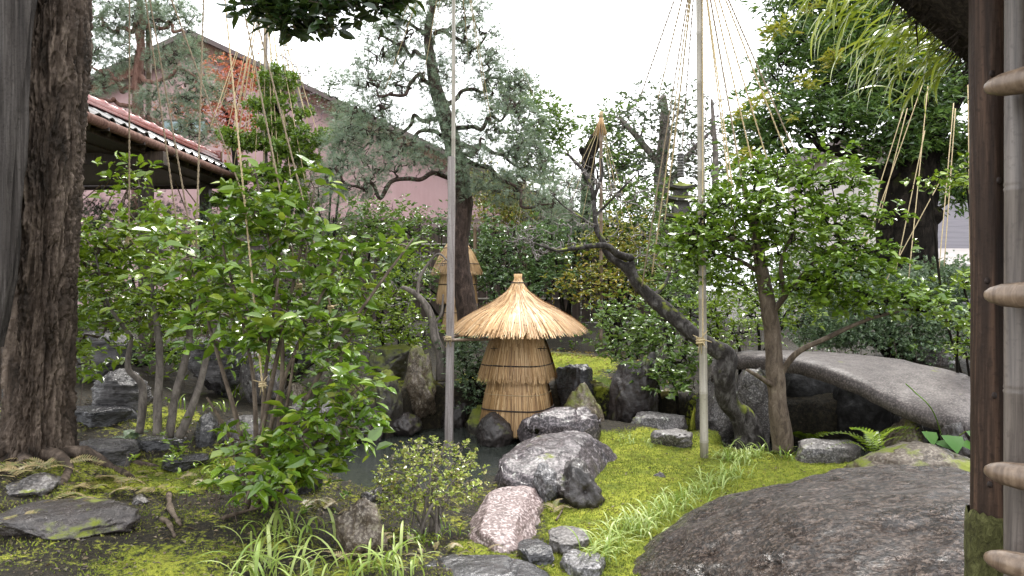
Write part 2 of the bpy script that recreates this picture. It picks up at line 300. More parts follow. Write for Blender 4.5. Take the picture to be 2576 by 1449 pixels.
# leaf litter on the soil
x = np.concatenate([rng.uniform(-4.5, .3, 4200), rng.uniform(.2, 3.2, 420)]); y = np.concatenate([rng.uniform(3.5, 7.4, 4200), rng.uniform(4, 8, 420)]); z = gz(x, y); ok = z > -.05; x, y, z = x[ok], y[ok], z[ok]; n = len(x)
M3 = frames(unit(np.stack([rng.normal(size=n), rng.normal(size=n), rng.normal(0, .15, n)], 1)), unit(rng.normal(0, .35, (n, 3)) + [0, 0, 1])) * rng.uniform(.01, .04, n)[:, None, None]
MT['litter'] = m_leaf('litter', [(.03, .02, .013), (.09, .06, .035), (.19, .14, .08), (.05, .05, .02)], .6, 0)
mb = MB(); mb.scatter(leaf4(.5, .15), np.stack([x, y, z + .008], 1), M3); mb.build('leaf_litter', MT['litter'], smooth=False, kind='stuff', label='small brown fallen leaves scattered over the soil', cat='litter')
n = 500; x = rng.uniform(-.3, 2.2, n); y = rng.uniform(9.9, 12.2, n); z = gz(x, y)
M3 = frames(unit(np.stack([rng.normal(size=n), rng.normal(size=n), rng.normal(0, .15, n)], 1)), unit(rng.normal(0, .35, (n, 3)) + [0, 0, 1])) * rng.uniform(.03, .06, n)[:, None, None]
MT['litter_y'] = m_leaf('litter_yellow', [(.3, .22, .04), (.38, .3, .08), (.2, .12, .03)], .5, .1)
mb = MB(); mb.scatter(leaf4(.6, .15), np.stack([x, y, z + .01], 1), M3); mb.build('fallen_leaves', MT['litter_y'], smooth=False, kind='stuff', label='yellow fallen leaves on the far mossy bank', cat='litter')
# pond
q = NT('pond_water'); wv = q.noise(q.co((1, 1, 1)), 5, 3, .5); wv2 = q.noise(q.co(), 30, 2)
q.P(Base_Color=(.035, .04, .034), Roughness=.04, Specular_IOR_Level=.5, IOR=1.33, Normal=q.bump(q.ma('ADD', wv, q.ma('MULTIPLY', wv2, .15)), .12, .05))
g = np.linspace(0, 1, 12); mb = MB(); mb.grid(np.stack(np.meshgrid(-3.6 + 8.8 * g, 5.4 + 4.9 * g) + [np.full((12, 12), WATER_Z)], 2)); mb.build('pond_water', q.m, smooth=False, kind='structure')

# ------------------------------------------------------------------ far building with the pinkish gable wall
YB = 24.
def wallpt(u, v, Y=YB): return A(u, v, Y)
b = thing('gabled_building', 'large pinkish mauve building with dark sloping roof edge behind the trees', 'building', (-9, YB, 1))
pk = A(500, 112, YB); sl = .47
xl, xr = -22., 1.6
def roofz(x): return pk[2] - sl * abs(x - pk[0])
q = NT('mauve_plaster'); v = q.co(); a = q.noise(v, .6, 6, .6); c = q.mix(q.g(a, .3, .7), (.38, .24, .24), (.46, .31, .31)); c = q.mix(q.g(q.noise(q.co((1, 1, .12)), 1.6, 5), .5, .8, 0, .6), c, (.27, .16, .155))
q.P(Base_Color=c, Roughness=.85, Normal=q.bump(q.n('TexWave', 1, Vector=v, Scale=2.2, bands_direction='X'), .15, .02)); MT['plaster'] = q.m
mb = MB(); zb = 1.0
V = []
for yy in (YB, YB + 9): V += [[xl, yy, zb], [xr, yy, zb], [xr, yy, roofz(xr)], [pk[0], yy, pk[2]], [xl, yy, roofz(xl)]]
T = [[0, 1, 2], [0, 2, 3], [0, 3, 4], [5, 7, 6], [5, 8, 7], [5, 9, 8], [1, 6, 7], [1, 7, 2], [0, 4, 9], [0, 9, 5]]
mb.add(V, T).build('wall', MT['plaster'], b, False)
MT['roof_dark'] = m_plain('roof_dark', (.1, .07, .065), .6, .25, 6)
for sx, xe in ((1, xr + .4), (-1, xl - .4)):
    L = abs(xe - pk[0]); ang = math.atan(sl); mid = (pk[0] + xe) / 2
    Rm = np.array(Matrix.Rotation(sx * ang, 3, 'Y')); mb = MB(); mb.box((mid, YB + 4.2, (pk[2] + roofz(xe)) / 2 + .16), (L / 2 / math.cos(ang) + .05, 4.95, .07), Rm)
    ro = mb.build('roof', MT['roof_dark'], b, False)
    mb = MB(); mb.box((mid, YB - .42, (pk[2] + roofz(xe)) / 2 - .06), (L / 2 / math.cos(ang), .05, .14), Rm); mb.build('verge_board', MT['bark_red'], ro, False)
# clerestory window
c0 = A(412, 302, YB); c1 = A(522, 338, YB)
wd = MB(); wd.box(((c0[0] + c1[0]) / 2, YB - .03, (c0[2] + c1[2]) / 2), ((c1[0] - c0[0]) / 2, .05, (c0[2] - c1[2]) / 2)); wo = wd.build('window', MT['wood_dark'], b, False)
q = NT('window_glass'); q.P(Base_Color=(.25, .33, .37), Roughness=.15); MT['glass'] = q.m
for k in range(2):
    a = c0[0] + .06 + k * (c1[0] - c0[0]) / 2; e = c0[0] - .05 + (k + 1) * (c1[0] - c0[0]) / 2; m_ = MB(); m_.box(((a + e) / 2, YB - .07, (c0[2] + c1[2]) / 2), ((e - a) / 2, .025, (c0[2] - c1[2]) / 2 - .07)); m_.build('pane', MT['glass'], wo, False)
# lean-to eave at the wall foot
zl = A(1000, 576, YB - 1.6)[2]; mb = MB(); Rm = np.array(Matrix.Rotation(R(-14), 3, 'X')).T
mb.box((-3.0, YB - .75, zl + .22), (6.2, .95, .05), np.array(Matrix.Rotation(R(14), 3, 'X'))); lo = mb.build('lean_to_roof', MT['roof_dark'], b, False)
mb = MB(); mb.tube([(-9.2, YB - 1.72, zl - .06), (3.2, YB - 1.72, zl - .06)], .06, 8); mb.build('gutter', MT['wood_dark'], lo)
# ------------------------------------------------------------------ weathered board fence behind the garden
fx0, fx1, fy = -6.6, 3.4, 17.; fb = thing('board_fence', 'dark weathered board fence with pale bamboo rails behind the straw covers', 'fence', (-1.5, fy, .9))
me0 = None
for k in range(48):
    x = fx0 + (fx1 - fx0) * (k + .5) / 48; hh = 1.05 + .03 * rng.normal(); m_ = MB(); m_.box((x, fy + .006 * rng.normal(), .85 + hh), ((fx1 - fx0) / 96 - .006, .014, hh), bev=.004); m_.build('board', MT['wood_dark'], fb, False)
for z in (1.35, 1.95, 2.55):
    m_ = MB(); m_.tube([(fx0, fy - .05, z), (fx1, fy - .05, z + .02)], .022, 7); m_.build('rail', MT['bamboo_green'], fb)
# ------------------------------------------------------------------ house on the right
hb = thing('grey_house', 'grey clapboard house glimpsed behind the dark trunk on the right', 'house', (12, 22, 1))
YH = 22.; h0 = A(2110, 480, YH); h1 = A(2560, 700, YH)
MT['siding'] = m_plain('siding', (.3, .28, .31), .6, .12, 3, (.3, .3, 6), .1); MT['pale'] = m_plain('pale', (.55, .5, .47), .7, .1, 3)
mb = MB(); mb.box(((h0[0] + h1[0]) / 2, YH + 2.1, 2.6), ((h1[0] - h0[0]) / 2, 2, 2.9)); mb.build('wall', MT['pale'], hb, False)
for k in range(22):
    z = .9 + k * .17; m_ = MB(); m_.box((A(2420, 0, YH)[0] + .2, YH + .06, z), (1.1 + .005 * (k % 2), .03, .083), np.array(Matrix.Rotation(R(7), 3, 'X'))); m_.build('siding_board', MT['siding'], hb, False)
x0 = A(2312, 0, YH)[0]; m_ = MB(); m_.box((x0, YH, A(0, 560, YH)[2]), (.16, .08, .55)); wo = m_.build('window', MT['wood_grey'], hb, False)
m_ = MB(); m_.box((x0, YH - .07, A(0, 560, YH)[2]), (.12, .03, .48)); m_.build('pane', MT['glass'], wo, False)
m_ = MB(); m_.box(((h0[0] + h1[0]) / 2, YH + 1.9, 5.55), ((h1[0] - h0[0]) / 2 + .5, 2.8, .12)); m_.build('roof', MT['roof_dark'], hb, False)
m_ = MB(); m_.box((A(2390, 0, 20.)[0], 20.6, A(0, 655, 20)[2] + .1), (1.5, .9, .04), np.array(Matrix.Rotation(R(16), 3, 'X'))); m_.build('porch_roof', MT['pale'], hb, False)
# ------------------------------------------------------------------ covered walkway with the tiled roof
ex, ez, rx, rz, y0, y1 = -4.4, 3.42, -4.85, 3.63, 6.2, 12.45
pv = thing('tiled_walkway', 'covered walkway with dark glazed tile roof and red ridge behind the big trunk', 'walkway', (rx, 9.3, .7))
MT['tile'] = m_plain('roof_tile', (.05, .045, .045), .16, .3, 8, bump=.05, spec=.8); MT['ridge'] = m_plain('ridge_tile', (.26, .085, .075), .25, .2, 8, bump=.05, spec=.8)
ncol, nrow = 24, 3; sl_ = np.array([ex - rx, 0, ez - rz]); L = np.linalg.norm(sl_); sd_ = sl_ / L; up = np.array([-sd_[2], 0, sd_[0]]); up *= np.sign(up[2])
tw = (y1 - y0) / ncol; tl = L / nrow + .05
s_ = np.linspace(0, 1, 9); prof = .028 * np.sin(s_ * 2 * np.pi) + .006; Gt = []
for a_, dz in ((0, .012), (tl, .0)):
    Gt.append(np.stack([np.full(9, a_), s_ * tw * 1.06, prof + dz], 1))
top = np.array(Gt); bot = top - [0, 0, .016]; tm = MB(); tm.grid(top); tm.grid(bot[::-1]); tm.grid(np.array([bot[1], top[1]])); tm.grid(np.array([top[0], bot[0]]))
V, T = tm.data(); tme = to_mesh('tile', V, T, True); tme.materials.append(MT['tile'])
B3 = np.stack([sd_, [0, 1, 0], up], 1)
rf = MB(); rf.add([[rx, y0, rz - .03], [ex, y0, ez - .03], [ex, y1, ez - .03], [rx, y1, rz - .03], [2 * rx - ex, y0, ez - .03], [2 * rx - ex, y1, ez - .03]], quads([[0, 1, 2, 3], [0, 3, 5, 4]]))
V = rf.V[0]; rf.add(V - [0, 0, .05], quads([[3, 2, 1, 0], [4, 5, 3, 0]])); roof = rf.build('roof', MT['wood_dark'], pv, False)
for side in (0, 1):
    for r_ in range(nrow if side == 0 else 0):
        for c_ in range(ncol):
            o = bpy.data.objects.new('tile', tme); COL.objects.link(o)
            p = np.array([rx, y0 + c_ * tw, rz]) + sd_ * (r_ * L / nrow) + up * (.02 + .004 * rng.normal())
            o.matrix_basis = Matrix.Translation(p) @ Matrix(B3.tolist()).to_4x4(); child(o, roof)
# ridge: flat courses and round caps
for k in range(2):
    m_ = MB(); m_.box((rx, (y0 + y1) / 2, rz + .045 + k * .045), (.13 - .02 * k, (y1 - y0) / 2 + .02 * k, .018), bev=.006); m_.build('ridge_course', MT['ridge'], roof, False)
th = np.linspace(-.15, np.pi + .15, 9); nr = 15; rl = (y1 - y0) / nr
cm = MB(); yy = [0, rl * .86, rl * .87, rl * .99]; rr = [.07, .07, .085, .085]; cm.grid(np.array([np.stack([np.cos(th) * r_, np.full(9, y_), np.sin(th) * r_], 1) for y_, r_ in zip(yy, rr)]))
V, T = cm.data(); cme = to_mesh('ridge_cap', V, T, True); cme.materials.append(MT['ridge'])
for k in range(nr):
    o = bpy.data.objects.new('ridge_cap', cme); COL.objects.link(o); o.location = (rx, y0 + k * rl, rz + .11); child(o, roof)
m_ = MB(); m_.box((rx, y1 + .05, rz + .1), (.15, .05, .1), bev=.03); m_.build('ridge_end_tile', MT['ridge'], roof, False)
m_ = MB(); m_.tube([(ex + .06, y0, ez - .07), (ex + .06, y1 + .1, ez - .09)], .055, 10); gu = m_.build('gutter', MT['bark_red'], pv)
for k in range(8):
    y_ = y0 + .4 + k * .8; m_ = MB(); m_.box((ex + .03, y_, ez - .08), (.075, .012, .065)); m_.build('gutter_bracket', MT['cord'], gu, False)
m_ = MB(); m_.tube([(ex + .05, y1 + .05, ez - .16), (-8.2, y1 + .05, ez - .2)], .045, 8); m_.build('tie_pipe', MT['cord'], pv)
for k in range(16):
    y_ = y0 + .2 + k * .41; m_ = MB(); m_.box(((ex + rx) / 2 - .02, y_, (ez + rz) / 2 - .13), (L / 2, .025, .03), np.array(Matrix.Rotation(-math.atan2(sd_[2], sd_[0]), 3, 'Y'))); m_.build('rafter', MT['wood_dark'], pv, False)
m_ = MB(); m_.box((rx - .05, (y0 + y1) / 2, ez - .08), (.07, (y1 - y0) / 2, .1)); m_.build('beam', MT['wood_dark'], pv, False)
m_ = MB(); m_.box((-6.5, (y0 + y1) / 2, ez - .13), (2.0, (y1 - y0) / 2 - .02, .03)); m_.build('soffit', MT['wood_dark'], pv, False)
m_ = MB(); m_.box((rx - .05, 9.5, ez - .22), (.62, .06, .08)); m_.build('cross_beam', MT['wood_dark'], pv, False)
for y_ in (7.2, 10.3, 12.3):
    g_ = gz([rx], [y_])[0]; m_ = MB(); m_.box((rx - .05, y_, (g_ + ez - .1) / 2 - .05), (.075, .075, (ez - .1 - g_) / 2 + .05), bev=.008); m_.build('post', MT['wood_dark'], pv, False)
# ------------------------------------------------------------------ arched stone bridge
far = smoothpath(AP([(1790, 905, 9.1), (1860, 886, 9.), (1975, 883, 8.8), (2200, 892, 8.2), (2447, 942, 7.5), (2700, 1030, 6.9)]), 60)
near = smoothpath(AP([(1790, 925, 8.6), (1850, 897, 8.4), (1975, 899, 7.9), (2120, 938, 7.3), (2280, 1012, 6.8), (2447, 1066, 6.3), (2700, 1200, 5.8)]), 60)
th_ = .15; sec = []
for k in range(60):
    a, e = near[k], far[k]; row = []
    for t, dz in ((0, -th_), (0, -.045), (.03, -.01), (.12, .012), (.3, .022), (.5, .025), (.7, .022), (.9, .01), (.97, -.01), (1, -.05), (1, -th_), (.5, -th_ - .02)): row.append(a + (e - a) * t + [0, 0, dz])
    sec.append(row)
sec = np.array(sec); nrm = fbm(sec.reshape(-1, 3) * 3, 4).reshape(60, 12)[..., None]; sec = sec + nrm * np.array([.02, .02, .012])
mb = MB(); mb.grid(sec, True); MT['granite_bridge'] = m_rock('granite_bridge', (.038, .03, .027), (.078, .063, .058), (.13, .107, .1), 60, (.5, .72), .4, ns=1.5, moss=.12)
bo = mb.build('stone_bridge', MT['granite_bridge'], base=A(2100, 1050, 7.4), label='arched grey granite slab bridge crossing the stream on the right', cat='bridge')
# ------------------------------------------------------------------ rocks
_ico = {}
def ico(s):
    if s not in _ico:
        bm = bmesh.new(); bmesh.ops.create_icosphere(bm, subdivisions=s, radius=1); bm.verts.index_update()
        _ico[s] = (np.array([v.co[:] for v in bm.verts]), np.array([[v.index for v in f.verts] for f in bm.faces])); bm.free()
    return _ico[s]
MT['r_dark'] = m_rock('r_dark', (.022, .018, .017), (.075, .062, .058), None, 60, (.18, .5), .8, moss=.35, ns=3)
MT['r_shade'] = m_rock('r_shade', (.006, .005, .0045), (.02, .017, .015), None, 50, (.5, .8), .7, moss=.15, ns=3)  # near-black version of the dark rock, bridge shade put into its colour
MT['r_granite'] = m_rock('r_granite', (.026, .02, .022), (.072, .058, .061), (.19, .16, .166), 45, (.3, .52), .6, ns=1.8, moss=.12, lich=.2)
MT['r_pink'] = m_rock('r_pink', (.12, .083, .078), (.22, .16, .152), (.42, .345, .335), 48, (.42, .65), .55, ns=2.2, lich=.2)
MT['r_slate'] = m_rock('r_slate', (.022, .021, .023), (.06, .058, .062), None, 40, (.12, .35), .6, sc=(1, 1, 3), ns=3)
MT['r_layer'] = m_rock('r_layer', (.03, .028, .028), (.12, .11, .11), None, 40, (.12, .4), .9, sc=(.5, .5, 5), ns=3)
MT['r_brown'] = m_rock('r_brown', (.05, .035, .022), (.15, .11, .075), (.2, .17, .13), 50, (.3, .65), .7, moss=.5, ns=3)
MT['r_moss'] = m_rock('r_moss', (.03, .026, .02), (.09, .08, .065), None, 50, (.3, .7), .8, moss=1.1, ns=3, lich=.3)
MT['r_grey'] = m_rock('r_grey', (.045, .04, .038), (.13, .115, .11), (.19, .175, .168), 60, (.3, .55), .6, moss=.3, ns=3, lich=.4)
MT['r_pale'] = m_rock('r_pale', (.06, .056, .056), (.15, .143, .146), (.24, .23, .235), 50, (.2, .4), .6, ns=4)
def m_boulder():
    q = NT('wet_boulder'); v0 = q.co(); rt = (0, R(8), R(-20)); a = q.noise(v0, 1.3, 6, .6); st = q.noise(q.co((5, 15, 15), rt), 1.5, 5, .8, .6); f = q.noise(q.co((40, 60, 60), rt), 1., 2, .6); m2 = q.noise(q.co((1.2, 3.5, 3.5), rt), 2, 5, .65)
    c = q.ramp(a, [(.3, (.03, .018, .012)), (.5, (.055, .036, .026)), (.68, (.085, .06, .047))]); c = q.mix(q.g(m2, .52, .6, 0, .8), c, (.022, .011, .006)); c = q.mix(q.g(st, .5, .42, 0, .8), c, (.008, .006, .005)); c = q.mix(q.g(f, .52, .58, 0, .6), c, (.2, .15, .12)); c = q.mix(q.g(f, .45, .4, 0, .6), c, (.012, .008, .006))
    h = q.ma('ADD', q.ma('MULTIPLY', st, .9), q.ma('ADD', q.ma('MULTIPLY', m2, .5), q.ma('MULTIPLY', f, .12)))
    return q.P(Base_Color=c, Roughness=q.g(q.ma('ADD', q.ma('MULTIPLY', st, .6), q.ma('MULTIPLY', m2, .4)), .46, .56, .36, .09), Specular_IOR_Level=.75, Normal=q.bump(h, 1., .12))
MT['boulder'] = m_boulder()
def rock(u0, v0, u1, v1, Y, dep, seed, mat, label, name='rock', cat='rock', cuts=9, rough=.14, sub=5, bury=.25, flat=0., hi=.85, group=None, lay=0, tilt=0.):
    if Y is None: Y = G((u0 + u1) / 2, v1)[1] + dep * .38
    g = np.random.default_rng(seed); P, T = ico(sub); P = P.copy()
    for k in range(cuts):
        n = unit(g.normal(size=3)); h = g.uniform(.55, hi); d = P @ n; P = P - np.maximum(d - h, 0)[:, None] * n * .93
    if flat: P[:, 2] = np.where(P[:, 2] > flat, flat + (P[:, 2] - flat) * .15, P[:, 2])
    P = P * (1 + rough * fbm(P * 1.5 + seed * 7.1, 5) + rough * .5 * (.5 - np.abs(fbm(P * 3.3 + seed, 3))))[:, None]
    ck = pn(P * 1.1 + seed * 3.3) + .25 * pn(P * 4 + seed); P = P * (1 - .07 * np.exp(-(ck / .035) ** 2) * (rough > .09) - .04 * (name != 'boulder') * np.exp(-((pn(P * 2.3 + seed) + .2 * pn(P * 7)) / .03) ** 2))[:, None]
    if lay: P[:, :2] *= (1 + .05 * np.sign(np.sin(P[:, 2] * lay + 2 * fbm(P * 2, 2))) * .6 + .05 * fbm(P * [1, 1, 6], 2))[:, None]
    P[:, 2] += tilt * P[:, 1] * sstep(-.8, .3, P[:, 2]); lo, up = P.min(0), P.max(0); P = (P - (lo + up) / 2) / ((up - lo) / 2)
    c0, c1 = A(u0, v0, Y), A(u1, v1, Y); hx = (c1[0] - c0[0]) / 2; hz = (c0[2] - c1[2]) / 2; top = c0[2]; xm = (c0[0] + c1[0]) / 2; gl = gz([xm, xm - hx * .7, xm + hx * .7, xm], [Y, Y, Y, Y + dep * .5]).min(); gl = max(gl, -.22); hb = max(hz * (1 + bury), (top - gl + .06) / 2)
    if name == 'boulder': Qr = P * [hx, dep / 2, hb]; P = P * (1 + .014 * fbm(Qr * [1.6, 4, 4] + 3, 3) + .003 * fbm(Qr * [9, 22, 22], 2) - .006 * np.clip(pn(Qr * [3, 7, 7] + 5) - .25, 0, 1))[:, None]
    P = P * [hx, dep / 2, hb] + [(c0[0] + c1[0]) / 2, Y + dep * .12, top - hb]
    mb = MB(); mb.add(P, T); return mb.build(name, MT[mat], base=[(c0[0] + c1[0]) / 2, Y + dep * .12, top - 2 * hb], label=label, cat=cat, group=group)
def stone(cx, cy, L, W, zt, zb, yaw, seed, mat, label, p=.62, rough=.1, cuts=3, dip=0., sub=6, crack=.05):
    g = np.random.default_rng(seed); P, T = ico(sub); P = np.sign(P) * np.abs(P) ** p
    for k in range(cuts):
        a = g.uniform(0, 6.28); n = unit(np.array([math.cos(a), math.sin(a), g.uniform(-.1, .5)])); d = P @ n; P = P - np.maximum(d - g.uniform(.7, .9), 0)[:, None] * n * .9
    Q = P * [L, W, .5]; P = P * (1 + rough * fbm(P * 1.2 + seed * 5.1, 5))[:, None]; P[:, 2] += .12 * fbm(Q * 1.6 + seed, 4)
    ck = pn(Q * [1.5, .6, .3] + seed * 2.7) + .18 * pn(Q * 4 + seed); P[:, 2] -= crack * 4 * np.exp(-(ck / .03) ** 2) * (P[:, 2] > 0)
    lo, up = np.percentile(P, .3, axis=0), np.percentile(P, 99.7, axis=0); P = (P - (lo + up) / 2) / ((up - lo) / 2); P[:, 2] += dip * P[:, 0] * sstep(-.9, .4, P[:, 2])
    P = P * [L / 2, W / 2, (zt - zb) / 2]; c, s_ = math.cos(R(yaw)), math.sin(R(yaw)); P = np.stack([P[:, 0] * c - P[:, 1] * s_ + cx, P[:, 0] * s_ + P[:, 1] * c + cy, P[:, 2] + (zt + zb) / 2], 1)
    m = MB(); m.add(P, T); return m.build('rock', MT[mat], base=[cx, cy, zb], label=label, cat='rock')
stone(.36, 6.62, 1.75, .92, .27, -.4, 62, 5, 'r_granite', 'long low grey speckled granite rock in front of the straw hat cover', dip=.12)
stone(.5, 7.85, .86, .42, .37, -.2, 8, 12, 'r_granite', 'low cracked grey rock at the top of the granite group', rough=.16, crack=.1, sub=5)
stone(-.05, 5.3, 1.3, .56, .1, -.25, 74, 8, 'r_pink', 'pale pink speckled granite slab sloping down to the path', dip=.15)
stone(-.16, 4.28, .8, .62, .045, -.2, 6, 21, 'r_slate', 'wide wet black slate slab at the bottom of the path', p=.45, rough=.08, cuts=5)
rock(1338, 1168, 1404, 1236, 5.78, .25, 14, 'r_pale', 'small shiny pale grey stone beside the black rock', rough=.2)
rock(1388, 1158, 1522, 1286, None, .45, 17, 'r_dark', 'black knobbly rock on the edge of the moss lawn', rough=.32, sub=5, hi=.9)
rock(1300, 1372, 1394, 1425, None, .3, 23, 'r_slate', 'small wet black slate stone on top of the slab', flat=.3, cuts=10)
rock(1380, 1348, 1486, 1402, None, .4, 24, 'r_grey', 'flat grey stepping stone above the wet white patch', flat=.2, cuts=7)
rock(1410, 1402, 1528, 1460, None, .35, 25, 'r_pale', 'glistening wet pale stone beside the black slate', flat=.3, cuts=7, rough=.2)
rock(1440, 1250, 3350, 2050, 3.9, 3.1, 3, 'boulder', 'huge rounded wet brown boulder filling the bottom right corner', name='boulder', cat='boulder', sub=7, cuts=3, rough=.07, hi=.93)
rock(2138, 1112, 2520, 1230, 5.9, 1.0, 31, 'r_brown', 'brown lichen-spotted boulder behind the huge wet one', sub=5, cuts=5, rough=.1, name='boulder', cat='boulder')
rock(1990, 1112, 2175, 1185, 7.0, .5, 33, 'r_grey', 'flat grey rock beside the fern at the stream edge', flat=.3, rough=.1)
rock(1196, 1030, 1300, 1128, 8.75, .9, 35, 'r_dark', 'rounded dark rock in the pond under the straw cover', cuts=4, rough=.08)
rock(1168, 1020, 1240, 1112, 9.3, .6, 36, 'r_moss', 'mossy green rock at the waterline left of the straw cover', cuts=5)
rock(1410, 962, 1524, 1120, 8.6, .6, 37, 'r_brown', 'mossy brown upright rock just right of the straw cover')
rock(1395, 915, 1505, 1030, 9.5, .8, 38, 'r_slate', 'black wet rock behind the mossy brown rock', flat=.5)
rock(1528, 884, 1660, 1035, 9.1, .7, 39, 'r_dark', 'rugged dark rock under the low leafy bush right of centre', rough=.28)
rock(1008, 868, 1098, 1010, 9.5, .6, 40, 'r_brown', 'craggy brown rock above the dark hollow of the pond bank', rough=.28)
rock(930, 930, 1012, 1045, 9.1, .6, 41, 'r_moss', 'round mossy stone left of the dark hollow', cuts=4)
rock(1085, 960, 1180, 1100, 9.75, .6, 42, 'r_dark', 'dark wet rock at the pond edge behind the timber pole', cuts=7)
rock(860, 960, 948, 1075, 8.9, .6, 43, 'r_moss', 'dark mossy rock at the left end of the pond wall')
rock(930, 868, 1040, 925, 10.3, .8, 44, 'r_moss', 'flat moss-topped stone above the pond wall', flat=.3)
rock(940, 1035, 1060, 1110, 9.2, .6, 45, 'r_dark', 'black stone deep in the hollow of the pond bank')
rock(222, 928, 370, 1045, None, .6, 46, 'r_layer', 'layered wet slate rock behind the thin grey stems', lay=26, cuts=6, sub=5)
rock(160, 1020, 350, 1088, None, .8, 47, 'r_slate', 'flat wet stone below the layered slate rock', flat=.2)
rock(150, 830, 330, 935, 8.4, .7, 48, 'r_layer', 'long grey ledge stone above the layered slate rock', lay=14, flat=.3)
rock(470, 820, 600, 960, 8.2, .8, 49, 'r_layer', 'dark jagged ledge rock between the shrub stems', rough=.25, lay=12)
rock(590, 860, 700, 960, 8.0, .7, 60, 'r_grey', 'grey rock half hidden by the middle of the front shrub')
rock(480, 1040, 560, 1132, None, .5, 50, 'r_slate', 'wet slab leaning beside the stem clump', cuts=8)
rock(536, 1050, 660, 1150, None, .5, 51, 'r_grey', 'upright mossy grey stone behind the front shrub')
rock(700, 1010, 860, 1110, 8.3, .7, 52, 'r_grey', 'pale wet rock at the far left shore of the pond', flat=.3)
rock(10, 1196, 140, 1262, None, .45, 53, 'r_grey', 'grey stone at the foot of the big trunk', cuts=6)
rock(-60, 1284, 330, 1366, None, .6, 54, 'r_dark', 'long dark rock lying across the bottom left corner', rough=.12, lay=10, flat=.5)
rock(322, 1246, 372, 1276, None, .16, 55, 'r_grey', 'small pale pebble on the moss near the bottom left', name='pebble', cat='pebble')
rock(836, 1256, 975, 1415, None, .4, 56, 'r_brown', 'brown mossy rock between the grass tufts and the azalea', rough=.25, sub=5)
rock(160, 1112, 330, 1168, None, .5, 57, 'r_layer', 'low streaked rock beside the trunk roots', flat=.2, lay=8)
rock(330, 1100, 470, 1148, None, .5, 58, 'r_slate', 'flat dark stone in front of the stem clump', flat=.2)
rock(1640, 1188, 1675, 1204, None, .1, 59, 'r_dark', 'tiny dark stone lying on the moss lawn', name='pebble', cat='pebble')
rock(1575, 1040, 1730, 1085, 8.4, .5, 61, 'r_grey', 'flat step stone at the back of the moss lawn', flat=.3, bury=.6)
rock(1640, 1085, 1745, 1125, 7.7, .4, 62, 'r_grey', 'low grey edging stone left of the bamboo pole', flat=.4, bury=.8)
rock(1845, 920, 1932, 1130, 8.25, .7, 63, 'r_grey', 'upright stone block carrying the left end of the bridge', name='support_stone', cuts=12, hi=.75)
rock(1760, 930, 1850, 1090, 8.5, .6, 64, 'r_grey', 'broad stone behind the bamboo pole at the bridge head', name='support_stone', cuts=10, hi=.75)
rock(2230, 1050, 2360, 1150, 6.9, .6, 65, 'r_brown', 'brown stone under the right end of the bridge')
rock(1940, 905, 2130, 1130, 8.95, .5, 66, 'r_shade', 'bank rock raised and blackened to stand for the shade beneath the left half of the bridge', cuts=5)  # raised behind the bridge to keep light out below
rock(2100, 915, 2290, 1130, 8.6, .6, 90, 'r_shade', 'added light-blocking rock with shade in its colour beneath the middle of the bridge', cuts=5)  # added to close the lit gap under the bridge
rock(2270, 950, 2500, 1150, 8.0, .7, 91, 'r_shade', 'added light-blocking rock with shade in its colour beneath the right half of the bridge', cuts=5)  # second added rock, shuts off light at the near end
rock(2380, 1065, 2460, 1130, 6.3, .4, 67, 'r_dark', 'dark round stone behind the broad leaves by the post')
rock(640, 745, 790, 800, 10.5, .7, 68, 'r_pale', 'pale garden stone among the shrubs behind the front bush')
rock(1980, 890, 2130, 935, 10.2, .7, 70, 'r_moss', 'flat mossy stone beyond the bridge under the yew', flat=.3)
rock(2280, 870, 2420, 925, 9.4, .6, 71, 'r_grey', 'long pale stone under the yew beyond the bridge', flat=.3)
rock(770, 975, 872, 1085, 8.75, .6, 81, 'r_moss', 'mossy stone in the pond wall right of the pale wet rock')
rock(880, 1030, 965, 1110, 8.8, .5, 82, 'r_dark', 'wet dark stone at the waterline below the mossy wall stones')
rock(690, 960, 780, 1050, 8.6, .6, 84, 'r_brown', 'brown rounded stone at the left end of the pond wall')
rock(395, 1150, 520, 1196, None, .4, 85, 'r_slate', 'thin dark slate lying on the left moss slope', flat=.1)
rock(540, 1176, 640, 1225, None, .35, 86, 'r_layer', 'layered slate stone left of the front shrub base', flat=.2, lay=9)
rock(700, 1190, 800, 1250, None, .4, 87, 'r_slate', 'wet slate at the pond edge behind the front shrub', flat=.2)
rock(900, 1225, 985, 1285, None, .35, 88, 'r_dark', 'dark stone at the pond edge behind the azalea')
